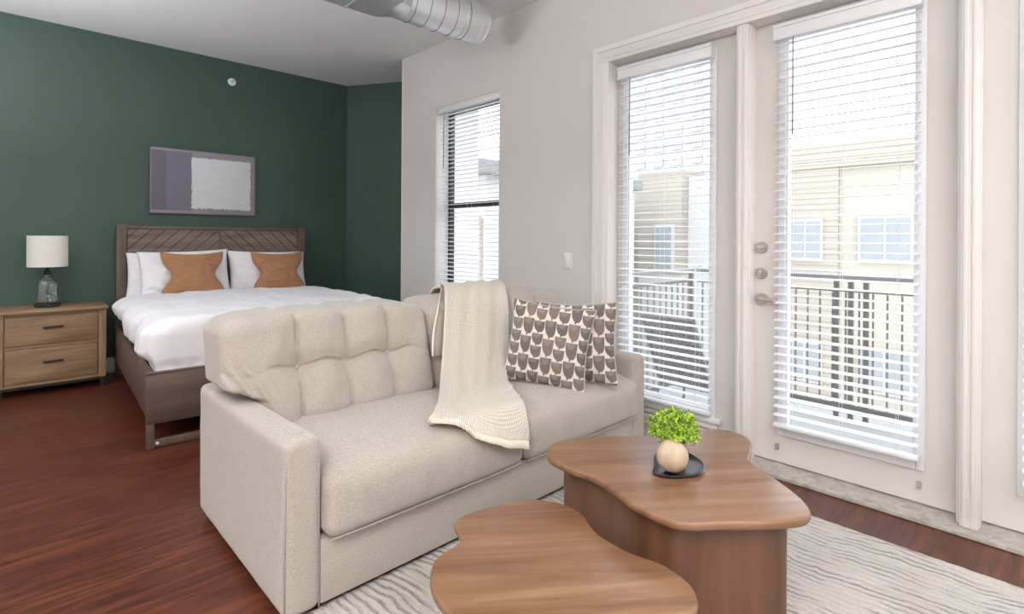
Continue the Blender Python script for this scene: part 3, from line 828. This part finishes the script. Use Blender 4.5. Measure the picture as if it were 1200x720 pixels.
# tray, ball, plant
TZ = .46
bm = bmesh.new()
TP = smooth_loop([(1.632, .988), (1.575, .955), (1.60, .895), (1.685, .845), (1.775, .878), (1.805, .945), (1.765, 1.01), (1.70, 1.025)], 8)
if area(TP) < 0: TP.reverse()
rise = lambda p: .010 + .020 * sstep(.90, 1.02, p.y) * sstep(1.66, 1.76, p.x)
R_ = []
for (off, zf) in ((.030, lambda p: 0.0005), (.016, lambda p: .003), (.004, lambda p: rise(p) * .8), (0, lambda p: rise(p)), (.003, lambda p: rise(p) + .002), (.010, lambda p: rise(p) * .75 + .001), (.022, lambda p: .0055), (.036, lambda p: .004)):
    Q = offset_loop(TP, off); R_.append([bm.verts.new((q.x, q.y, TZ + zf(p))) for p, q in zip(TP, Q)])
n = len(TP)
for A, B in zip(R_, R_[1:]):
    for i in range(n): bm.faces.new((A[i], A[(i + 1) % n], B[(i + 1) % n], B[i]))
bm.faces.new(R_[0]); bm.faces.new(R_[-1])
tag(link_mesh('tray', bm, M['tray'], smooth=True, auto=60), 'small dark metal dish with raised rim under the plant and ball', 'tray')
bm = bmesh.new(); bmesh.ops.create_uvsphere(bm, u_segments=40, v_segments=24, radius=.0525)
for v in bm.verts: v.co += Vector((1.645, .925, TZ + .0575))
tag(link_mesh('decorative_ball', bm, M['ball'], smooth=True), 'pale wooden ball resting on the dark dish beside the plant', 'ball')
pc = Vector((1.734, .958, TZ + .005))
pl = thing('potted_plant', pc, 'small bright green leafy plant in a grey pot on the table', 'plant')
bm = bmesh.new(); lathe(bm, [(.022, 0), (.026, .002), (.030, .066), (.031, .070), (.027, .070), (.026, .060)], pc, 30); link_mesh('pot', bm, M['pot'], pl, smooth=True, auto=40)
rnd = random.Random(3); bm = bmesh.new(); stems = bmesh.new()
fc = pc + Vector((-.012, .004, .112))
for k in range(110):
    th = rnd.uniform(0, 2 * PI); ph = math.acos(rnd.uniform(-.72, 1)); rr = rnd.uniform(.045, .080)
    d = Vector((math.sin(ph) * math.cos(th), math.sin(ph) * math.sin(th), math.cos(ph)))
    tip = fc + Vector((d.x * rr * 1.10, d.y * rr * 1.10, d.z * rr * .78 + .004 * rnd.random()))
    st = pc + Vector((0, 0, .065)); mid = st.lerp(tip, .55) + Vector((0, 0, .012))
    tube(stems, [st, mid, tip], .0010, 4)
    for q in range(22):
        c_ = tip + Vector([rnd.gauss(0, .0075) for _ in range(3)])
        a = Vector([rnd.gauss(0, 1) for _ in range(3)]).normalized(); s_ = (d * .6 + a * .8 + Vector((0, 0, .4))).normalized(); b2 = s_.cross(a).normalized() if abs(s_.dot(a)) < .99 else Vector((1, 0, 0))
        l = rnd.uniform(.007, .0115); w_ = l * .42; nrm_ = s_.cross(b2) * .0015
        vs = [bm.verts.new(c_), bm.verts.new(c_ + s_ * l * .5 + b2 * w_ + nrm_), bm.verts.new(c_ + s_ * l), bm.verts.new(c_ + s_ * l * .5 - b2 * w_ + nrm_)]
        bm.faces.new(vs)
link_mesh('foliage', bm, M['leaf'], pl); link_mesh('stems', stems, M['leaf'], pl)

# ------------------------------------------------------------------ nightstand + lamp
ns = thing('nightstand', (.32, 5.8, 0), 'light brown oak two-drawer nightstand against the green wall', 'nightstand')
x0, x1, y0, y1 = -.022, .652, 5.57, 6.03
bm = bmesh.new(); bx(bm, x0 - .02, x1 + .012, y0 - .022, y1 + .02, .645, .668, .003)
link_mesh('top', bm, M['nsw'], ns, smooth=True, auto=40)
bm = bmesh.new(); bx(bm, x0 + .052, x1 - .052, y0 + .022, y1, .10, .644); link_mesh('case', bm, M['nsw'], ns)
for a in (x0, x1 - .05):
    for (c_, e_) in ((y0, y0 + .05), (y1 - .05, y1)):
        bm = bmesh.new(); bx(bm, a, a + .05, c_, e_, .082, .6445, .002); link_mesh('corner_post', bm, M['nsv'], ns, smooth=True, auto=40)
for a in (x0 + .004, x1 - .02): 
    bm = bmesh.new(); bx(bm, a, a + .016, y0 + .052, y1 - .052, .09, .644); link_mesh('side_panel', bm, M['nsw'], ns)
for (z0, z1) in ((.375, .395), (.083, .105), (.625, .6445)):
    bm = bmesh.new(); bx(bm, x0 + .051, x1 - .051, y0 + .003, y0 + .022, z0, z1, .001); link_mesh('front_rail', bm, M['nsw'], ns)
bm = bmesh.new(); bx(bm, x0 + .01, x1 - .01, y0 + .01, y1 - .01, .060, .0815); 
for a in (x0 + .01, x1 - .04):
    for c_ in (y0 + .01, y1 - .04): bx(bm, a, a + .03, c_, c_ + .03, .0005, .0605)
link_mesh('metal_base', bm, M['black'], ns)
for (z0, z1) in ((.400, .620), (.110, .370)):
    bm = bmesh.new(); bx(bm, x0 + .056, x1 - .056, y0 + .004, y0 + .021, z0, z1, .002); d = link_mesh('drawer', bm, M['nsw'], ns, smooth=True, auto=40)
    zc = (z0 + z1) / 2 + .02; xm = (x0 + x1) / 2
    bm = bmesh.new(); tube(bm, [(xm - .055, y0 + .004, zc), (xm - .055, y0 - .018, zc), (xm - .045, y0 - .022, zc), (xm + .045, y0 - .022, zc), (xm + .055, y0 - .018, zc), (xm + .055, y0 + .004, zc)], .008, 8)
    link_mesh('handle', bm, M['black'], d, smooth=True, auto=40)
lx, ly, lz = .29, 5.79, .668
lp = thing('table_lamp', (lx, ly, lz), 'table lamp with white drum shade and clear glass bottle base', 'lamp')
bm = bmesh.new(); lathe(bm, [(.080, 0.001), (.084, .004), (.084, .028), (.080, .032)], (lx, ly, lz), 40); link_mesh('base', bm, M['black'], lp, smooth=True, auto=40)
bm = bmesh.new(); lathe(bm, [(.066, .033), (.072, .040), (.072, .185), (.066, .205), (.045, .228), (.026, .240), (.022, .252), (.022, .262)], (lx, ly, lz), 44); link_mesh('glass_body', bm, M['lampglass'], lp, smooth=True, auto=60)
bm = bmesh.new(); lathe(bm, [(.003, .033), (.003, .255), (.024, .263), (.026, .268), (.026, .292), (.014, .298), (.014, .335), (.008, .34)], (lx, ly, lz), 24); link_mesh('stem', bm, M['black'], lp, smooth=True, auto=40)
bm = bmesh.new()
for zz in (.332, .578):
    tube(bm, [(lx + .128 * math.cos(a * PI / 24), ly + .128 * math.sin(a * PI / 24), lz + zz) for a in range(48)], .0035, 6, close=True)
for k in range(3): tube(bm, [(lx, ly, lz + .338), (lx + .127 * math.cos(k * 2 * PI / 3), ly + .127 * math.sin(k * 2 * PI / 3), lz + .578)], .002, 5)
link_mesh('shade_frame', bm, M['white'], lp, smooth=True)
bm = bmesh.new(); n = 56; R_ = []
for (r_, z_) in ((.130, .330), (.130, .580), (.1275, .580), (.1275, .330)):
    R_.append([bm.verts.new((lx + r_ * math.cos(2 * PI * k / n), ly + r_ * math.sin(2 * PI * k / n), lz + z_)) for k in range(n)])
for a in range(4):
    A, B = R_[a], R_[(a + 1) % 4]
    for k in range(n): bm.faces.new((A[k], A[(k + 1) % n], B[(k + 1) % n], B[k]))
link_mesh('lamp_shade', bm, M['shade'], lp, smooth=True, auto=40)

# ------------------------------------------------------------------ painting
t = thing('painting', (1.506, GY, 1.79), 'abstract canvas with purple grey bands and a white square above the bed', 'painting')
box('canvas', 1.037, 1.978, GY - .036, GY - .001, 1.478, 2.104, M['canvas'], t, .003)
bm = bmesh.new()
for (a, b_, c_, e_) in ((1.029, 1.036, 1.470, 2.112), (1.979, 1.986, 1.470, 2.112), (1.036, 1.979, 1.470, 1.477), (1.036, 1.979, 2.105, 2.112)): bx(bm, a, b_, GY - .034, GY - .001, c_, e_)
link_mesh('canvas_edge', bm, plain('canvas_edge_grey', lin(92, 88, 90), .7), t)

# ------------------------------------------------------------------ bed (local frame: x across, y 0 at the wall, -y to the foot)
BR = math.radians(-2.9)
BL = Vector((.768, 6.0, 0))
bed = thing('bed', BL, 'brown wooden bed frame with chevron plank headboard', 'bed', local=True, rz=BR)
def bedbox(name, x0, x1, y0, y1, z0, z1, mat, bev=.003, parent=bed):
    bm = bmesh.new(); bx(bm, x0, x1, y0, y1, z0, z1, bev); return link_mesh(name, bm, mat, parent, smooth=True, auto=40)
BW = 1.68
for a in (0, BW - .075): bedbox('headboard_post', a, a + .075, -.07, 0, .0005, 1.352, M['bedv'])
hb = bedbox('headboard', .076, BW - .076, -.045, -.01, .30, 1.345, M['backing'], 0)
hb_rail = bedbox('top_rail', .076, BW - .076, -.062, -.008, 1.318, 1.346, M['bedw'], .003, hb)
bedbox('center_stile', BW / 2 - .006, BW / 2 + .006, -.056, -.045, .62, 1.317, M['bedv'], .001, hb)
def planks(xa, xb, za, zb, sgn):
    bm = bmesh.new(); step = .078; s = 1 / math.sqrt(2)
    k0 = int(math.floor(((xa if sgn > 0 else -xb) * s * 0 - 3) / step))
    for k in range(-40, 60):
        t_ = bmesh.new(); bmesh.ops.create_cube(t_, size=1)
        for v in t_.verts: v.co = Vector((xa + (v.co.x + .5) * (xb - xa), -.056 + (v.co.y + .5) * .0115, za + (v.co.z + .5) * (zb - za)))
        nn = Vector((-sgn * s, 0, s)); c0 = Vector(((xa + xb) / 2, 0, za)) + nn * (k * step)
        for (co, no) in ((c0 + nn * .003, -nn), (c0 + nn * (step - .003), nn)):
            geom = t_.verts[:] + t_.edges[:] + t_.faces[:]
            if not t_.verts: break
            r = bmesh.ops.bisect_plane(t_, geom=geom, plane_co=co, plane_no=no, clear_outer=True)
            ed = [e for e in t_.edges if e.is_boundary]
            if ed: bmesh.ops.holes_fill(t_, edges=ed)
        if t_.verts and t_.faces:
            me = bpy.data.meshes.new('t'); t_.to_mesh(me); bm.from_mesh(me); bpy.data.meshes.remove(me)
        t_.free()
    return link_mesh('chevron_planks', bm, M['bedp'], hb)
planks(.080, BW / 2 - .008, .62, 1.314, 1); planks(BW / 2 + .008, BW - .080, .62, 1.314, -1)
FY = -2.285
bedbox('side_rail', -.022, .012, FY + .032, -.071, .175, .448, M['bedw']); bedbox('side_rail', BW - .012, BW + .022, FY + .032, -.071, .175, .448, M['bedw'])
fb = bedbox('footboard', -.03, BW + .03, FY, FY + .031, .145, .436, M['bedw'])
bedbox('cap', -.032, BW + .032, FY - .003, FY + .034, .4365, .448, M['bedw'], .002, fb)
leg = bmesh.new(); bx(leg, -.027, .013, FY + .001, FY + .040, .0005, .1445, .002); bx(leg, BW - .013, BW + .027, FY + .001, FY + .04, .0005, .1445, .002); bx(leg, .0135, BW - .0135, FY + .006, FY + .034, .005, .050, .002)
lf = link_mesh('foot_leg_frame', leg, M['bedv'], bed, smooth=True, auto=40)
bm = bmesh.new(); lathe(bm, [(.003, -.008), (.009, -.006), (.009, 0)], (.028, FY + .006, .028), 14, 'y'); link_mesh('bolt', bm, M['white'], lf, smooth=True)

def bedthing(name, bm, mat, label, cat, loc=(0, 0, 0), rot=(0, 0, 0), group=None):
    o = link_mesh(name, bm, mat, None, smooth=True, recentre=False)
    Rz = Matrix.Rotation(BR, 4, 'Z'); o.matrix_world = Matrix.Translation(BL) @ Rz @ Matrix.Translation(loc) @ (Matrix.Rotation(rot[2], 4, 'Z') @ Matrix.Rotation(rot[0], 4, 'X') @ Matrix.Rotation(rot[1], 4, 'Y'))
    return tag(o, label, cat, group)
bm = bmesh.new(); softbox(bm, (BW / 2, -1.13, .39), (BW / 2 - .045, 1.05, .21), .05, (20, 24, 10))
bedthing('mattress', bm, M['dark'], 'mattress in a dark cover inside the bed frame, mostly under the duvet', 'mattress')
bm = bmesh.new()
def dfn(p):
    x, y, z = p; cx_ = BW / 2; u = (x - cx_) / (BW / 2)
    if z < .32: return (x, y, -5)          # closed underside is cut away below: the duvet is an open drape
    top = sstep(.66, .74, z)
    hem = .60 - .165 * sstep(-.5, -2.15, y) + .010 * math.sin(y * 6) + .006 * math.sin(x * 17)
    z2 = z
    if z < .62: z2 = hem + (z - .32) / .30 * (.62 - hem)
    out = 1 if u > 0 else -1
    lft = sstep(.88, 1.0, abs(u)); foot = sstep(-1.9, -2.15, y)
    wr = .011 * fbm((x, y, z2), 3.2, 4) + .004 * math.sin((x * 1.3 + y * 2.4) * 9 + 4 * fbm((x, y, 0), 2)) + .008 * fbm((x * 3, y * 1.2, 4), 4)
    fold = .016 * math.sin(y * 8 + 2.5 * fbm((y, 0, 0), 2)) * (1 - top)
    xx_ = x + out * lft * (fold + wr * 1.3 + .020 * math.sin(max(0, min(1, (z2 - hem) / (.74 - hem))) * PI))
    yy = y - foot * (.008 * math.sin(x * 14 + 3 * fbm((x, 0, 0), 2)) * (1 - top) + wr * .7)
    k = sstep(.56, .46, z2)
    lo_, hi_ = .020, BW - .020
    if xx_ < lo_: xx_ += (lo_ - xx_) * k
    if xx_ > hi_: xx_ += (hi_ - xx_) * k
    if yy < -2.244: yy += (-2.244 - yy) * sstep(.52, .46, z2)
    # tucked hem bunches a little
    yy += foot * .006 * math.sin(x * 60 + 5 * fbm((x, z2, 0), 5)) * sstep(.52, .45, z2)
    z2 += top * (wr + .018 * (1 - u * u))
    return (xx_, yy, z2)
softbox(bm, (BW / 2, -1.355, .444), (BW / 2 + .022, .905, .300), .095, (100, 90, 60), dfn)
bmesh.ops.delete(bm, geom=[v for v in bm.verts if v.co.z < -1], context='VERTS')
bedthing('duvet', bm, M['linen'], 'white puffy duvet spread over the bed', 'duvet')
bm = bmesh.new(); softbox(bm, (BW / 2, -.265, .642), (BW / 2 + .005, .185, .036), .03, (50, 20, 10), lambda p: (p.x, p.y, p.z + .006 * fbm(p, 6)))
bedthing('bed_sheet', bm, M['linen'], 'white fitted sheet at the head of the bed under the pillows', 'sheet')
def bed_pillow(x, y, z, hx, hz, T, lean, label, seed, rz=0, roll=0):
    bm, _ = pillow_bm(hx, hz, T, .05, .06, 0, 34, .014, seed)
    bedthing('bed_pillow', bm, M['linen'], label, 'pillow', (x, y, z), (lean, roll, rz), 'white pillows against the headboard')
ln = math.radians(-17)
bed_pillow(.40, -.150, .885, .34, .215, .085, ln, 'white pillow at the back left, closest to the headboard post', 1, roll=.03)
bed_pillow(.50, -.320, .905, .365, .225, .085, ln, 'white pillow directly behind the left tan pillow', 2, roll=-.03)
bed_pillow(1.245, -.250, .890, .375, .225, .085, ln, 'white pillow behind the right tan pillow', 3, roll=.02)
def tan_pillow(x, y, z, label, seed, s=1.0):
    bm, _ = pillow_bm(.252 * s, .216 * s, .09, .02, .07, .29, 40, .016, seed)
    bedthing('tan_pillow', bm, M['tanp'], label, 'pillow', (x, y, z), (math.radians(-14), 0, 0), 'tan pinched pillows on the bed')
tan_pillow(.530, -.490, .905, 'tan pinched-waist pillow on the left side of the bed', 5)
tan_pillow(1.290, -.430, .895, 'tan pinched-waist pillow on the right side of the bed', 6)

# ------------------------------------------------------------------ balcony and outside
BZ = -.15
struct('floor_balcony', EX, 4.92, -2.5, 2.62, BZ - .2, BZ, M['balc'])
def railing(name, label, a, b_, n, posts):
    a = Vector(a); b_ = Vector(b_); d = b_ - a
    t = thing(name, ((a.x + b_.x) / 2, (a.y + b_.y) / 2, BZ), label, 'railing', 'dark metal balcony railings')
    ex = .017
    def bar(z0, z1, w): 
        bm = bmesh.new(); wx = w if abs(d.x) < .1 else 0; wy = w if abs(d.y) < .1 else 0
        bx(bm, min(a.x, b_.x) - wx, max(a.x, b_.x) + wx, min(a.y, b_.y) - wy, max(a.y, b_.y) + wy, z0, z1, .002); return bm
    link_mesh('top_rail', bar(.945, .975, .035), M['railcap'], t); link_mesh('middle_rail', bar(.845, .868, .012), M['rail'], t); link_mesh('bottom_rail', bar(-.07, -.035, .014), M['rail'], t)
    for i in range(n):
        p = a + d * (i + .5) / n; bm = bmesh.new(); bx(bm, p.x - .006, p.x + .006, p.y - .006, p.y + .006, -.036, .841); link_mesh('picket', bm, M['picket'], t)
    for f in posts:
        p = a + d * f; bm = bmesh.new(); bx(bm, p.x - ex, p.x + ex, p.y - ex, p.y + ex, BZ + .0005, .944); link_mesh('post', bm, M['rail'], t)
railing('balcony_railing', 'dark metal front railing of the balcony seen through the door blind', (4.80, 2.44, 0), (4.80, -1.2, 0), 40, (.32, .347, .375, .80))
railing('balcony_railing', 'dark metal side railing of the balcony behind the outdoor chair', (3.26, 2.50, 0), (4.775, 2.50, 0), 15, (1.0,))
# outdoor chair
oc = thing('patio_chair', (3.72, 2.02, BZ), 'dark woven patio chair on the balcony seen through the blind', 'chair', local=True)
def obox(name, pts4, th, mat, n=1):
    bm = bmesh.new(); A = [Vector(p) for p in pts4]; nn = (A[1] - A[0]).cross(A[3] - A[0]).normalized() * th
    v = [bm.verts.new(p) for p in A] + [bm.verts.new(p + nn) for p in A]
    bm.faces.new(v[:4]); bm.faces.new(v[4:])
    for i in range(4): bm.faces.new((v[i], v[(i + 1) % 4], v[4 + (i + 1) % 4], v[4 + i]))
    return link_mesh(name, bm, mat, oc)
hw = .20
obox('backrest', [(.05, -hw, .27), (.05, hw, .27), (-.22, hw, .83), (-.22, -hw, .83)], .02, M['wicker'])
obox('seat', [(.06, -hw, .27), (.46, -hw, .30), (.46, hw, .30), (.06, hw, .27)], .02, M['wicker'])
for sd_ in (-1, 1):
    y = sd_ * (hw + .014)
    bm = bmesh.new(); tube(bm, [(-.23, y, .85), (.05, y, .28), (-.05, y, .002)], .011, 8); tube(bm, [(.42, y, .002), (.46, y, .30), (.42, y, .48), (.36, y, .50), (-.06, y, .50)], .011, 8); tube(bm, [(.06, y, .26), (.46, y, .29)], .010, 8); link_mesh('side_frame', bm, M['railcap'], oc, smooth=True)
    bm = bmesh.new(); bx(bm, -.04, .42, y - .020, y + .020, .5115, .526, .004); link_mesh('armrest', bm, M['rail'], oc)

# neighbouring buildings
struct('ground', 3.6, 60, -40, 60, -6.2, -6, M['ground'])
XB = 16.0
nb = thing('apartment_building', (XB, 2, -6), 'cream and tan apartment building facing the balcony with wide windows', 'building')
def ebox(name, *a, **k): return box(name, *a, nb, **k)
ebox('stucco_wall', XB, XB + 6, -16, 4.2, -6, 3.18, M['stucco']); ebox('siding_wall', XB - .10, XB + 6, 4.2, 6.9, -6, 3.18, M['sid']); ebox('roof_band', XB - .18, XB + 6, -16, 6.9, 3.18, 3.80, M['sid'])
ebox('pale_wall', XB + .3, XB + 6, 6.9, 8.65, -6, 3.3, M['pale'])
def ewin(y0, y1, z0, z1, xw=XB):
    f = ebox('window', xw - .10, xw + .05, y0, y1, z0, z1, M['pale']); m_ = (y0 + y1) / 2
    box('pane', xw - .12, xw - .06, y0 + .06, m_ - .03, z0 + .06, z1 - .06, M['winext'], f); box('pane', xw - .12, xw - .06, m_ + .03, y1 - .06, z0 + .06, z1 - .06, M['winext'], f)
for zz in (.72, -2.6):
    ewin(2.6, 3.75, zz, zz + 1.15); ewin(-1.2, .6, zz, zz + 1.15); ewin(-5, -3.4, zz, zz + 1.15)
    ewin(4.55, 5.4, zz, zz + 1.1, XB - .08)
nb2 = thing('apartment_building', (XB + 2, 10, -6), 'tan sided apartment building further left behind the fixed door panel', 'building')
box('siding_wall', XB - .1, XB + 6, 8.66, 10.3, .1, 3.52, M['sid'], nb2); box('lower_wall', XB - .05, XB + 6, 8.66, 10.3, -6, .099, M['pale'], nb2); box('stucco_wall', XB + .2, XB + 6, 10.31, 18, -6, 2.9, M['stucco'], nb2)
f = box('window', XB - .2, XB - .05, 8.9, 9.6, .2, 1.75, M['pale'], nb2); box('pane', XB - .24, XB - .12, 8.98, 9.52, .3, 1.65, M['winext'], f)
f = box('window', XB + .05, XB + .25, 10.8, 11.9, .3, 1.6, M['pale'], nb2); box('pane', XB + .0, XB + .12, 10.9, 11.8, .4, 1.5, M['winext'], f)
nb4 = thing('apartment_building', (30, 30, -6), 'tall white building with rows of pale windows far behind the fixed door panel', 'building')
box('white_wall', 30, 38, 14, 30, -6, 13, M['pale'], nb4)
for i in range(9):
    for j in range(9): box('window', 29.9, 29.99, 15 + i * 1.3, 15.7 + i * 1.3, 3.9 + j * .95, 4.4 + j * .95, M['winpale'], nb4)
# wing seen through the small window
nb3 = thing('apartment_building', (9, 11, -6), 'pale building wing with a grey soffit seen through the small window', 'building')
box('pale_wall', 8.0, 14, 9.2, 14.0, -6, 2.7, M['pale'], nb3)
box('soffit', 6.8, 14, 8.9, 14.2, 2.71, 3.0, plain('soffit_grey', (.22, .22, .22), .9), nb3)
box('siding_panel', 7.9, 7.99, 9.3, 11.0, -6, 1.7, M['sid'], nb3)
f = box('window', 7.85, 7.99, 11.4, 13.2, .6, 2.2, M['winext'], nb3)
f = box('window', 9.4, 10.8, 9.05, 9.19, -.4, 1.2, M['winext'], nb3)

# ------------------------------------------------------------------ light
w = bpy.data.worlds.new('world'); bpy.context.scene.world = w; w.use_nodes = True
nt = w.node_tree; bg = nt.nodes['Background']
tc = nt.nodes.new('ShaderNodeTexCoord'); sx = nt.nodes.new('ShaderNodeSeparateXYZ'); rp = nt.nodes.new('ShaderNodeValToRGB')
nt.links.new(tc.outputs['Generated'], sx.inputs[0]); nt.links.new(sx.outputs[2], rp.inputs[0]); nt.links.new(rp.outputs[0], bg.inputs[0])
rp.color_ramp.elements[0].position = 0; rp.color_ramp.elements[0].color = (1, .99, .97, 1)
rp.color_ramp.elements[1].position = .8; rp.color_ramp.elements[1].color = (.80, .88, 1, 1)
bg.inputs[1].default_value = 4.2
def area_light(name, loc, rot, size, power, col, sy=None, portal=False):
    l = bpy.data.lights.new(name, 'AREA'); l.shape = 'RECTANGLE'; l.size = size; l.size_y = sy or size; l.energy = power; l.color = col
    if portal: l.cycles.is_portal = True
    o = bpy.data.objects.new(name, l); C.objects.link(o); o.location = loc; o.rotation_euler = rot; return o
for (y, z, sy, sz) in ((1.8, 1.3, .68, 2.25), (.79, 1.3, .68, 2.25), (-.16, 1.3, .6, 2.25), (3.73, 1.6, .88, 1.75)):
    area_light('window_portal', (EX + .03, y, z), (0, math.radians(90), 0), sz, 1, (1, 1, 1), sy, portal=True)
# unseen warm kitchen light behind the camera, then two added fill lights
area_light('kitchen_ceiling_light', (-1.6, -.6, CH - .03), (0, 0, 0), 2.4, 66, (1.0, .90, .80), 1.6)
area_light('living_fill_light', (.9, -1.4, CH - .03), (0, 0, 0), 1.8, 66, (1.0, .98, .97), 1.8)  # fill added behind the camera, no actual fixture
area_light('entry_fill_light', (-1.8, 2.6, CH - .03), (0, 0, 0), 1.2, 18, (1.0, .95, .90), 1.2)  # weaker fill added out of view on the left

area_light('uplight_fill', (-1.3, -.6, 1.9), (PI, 0, 0), 1.0, 185, (.96, .98, 1), 1.0)  # unseen uplight added to brighten the ceiling, no floor lamp
area_light('uplight_fill', (-1.2, 3.9, 1.9), (PI, 0, 0), 1.0, 125, (.96, .98, 1), 1.0)  # second added uplight, for the bedroom ceiling and green wall
# ------------------------------------------------------------------ camera
cam = bpy.data.cameras.new('camera'); co = bpy.data.objects.new('camera', cam); C.objects.link(co)
f_px, yaw, cy_px, roll = 626.6, .76494, 279.585, -.005867
cam.sensor_fit = 'HORIZONTAL'; cam.sensor_width = 36; cam.lens = f_px / 1200 * 36
cam.shift_y = -(360 - cy_px) / 1200; cam.clip_start = .05; cam.clip_end = 300
co.matrix_world = Matrix.Translation((0, 0, 1.25)) @ Matrix.Rotation(-yaw, 4, 'Z') @ Matrix.Rotation(PI / 2, 4, 'X') @ Matrix.Rotation(-roll, 4, 'Z')
bpy.context.scene.camera = co
sc = bpy.context.scene
sc.view_settings.view_transform = 'Standard'; sc.view_settings.look = 'None'; sc.view_settings.exposure = 0; sc.view_settings.gamma = 1
sc.cycles.max_bounces = 8; sc.cycles.diffuse_bounces = 5; sc.cycles.transparent_max_bounces = 16; sc.cycles.sample_clamp_indirect = 6
sc.cycles.use_denoising = True
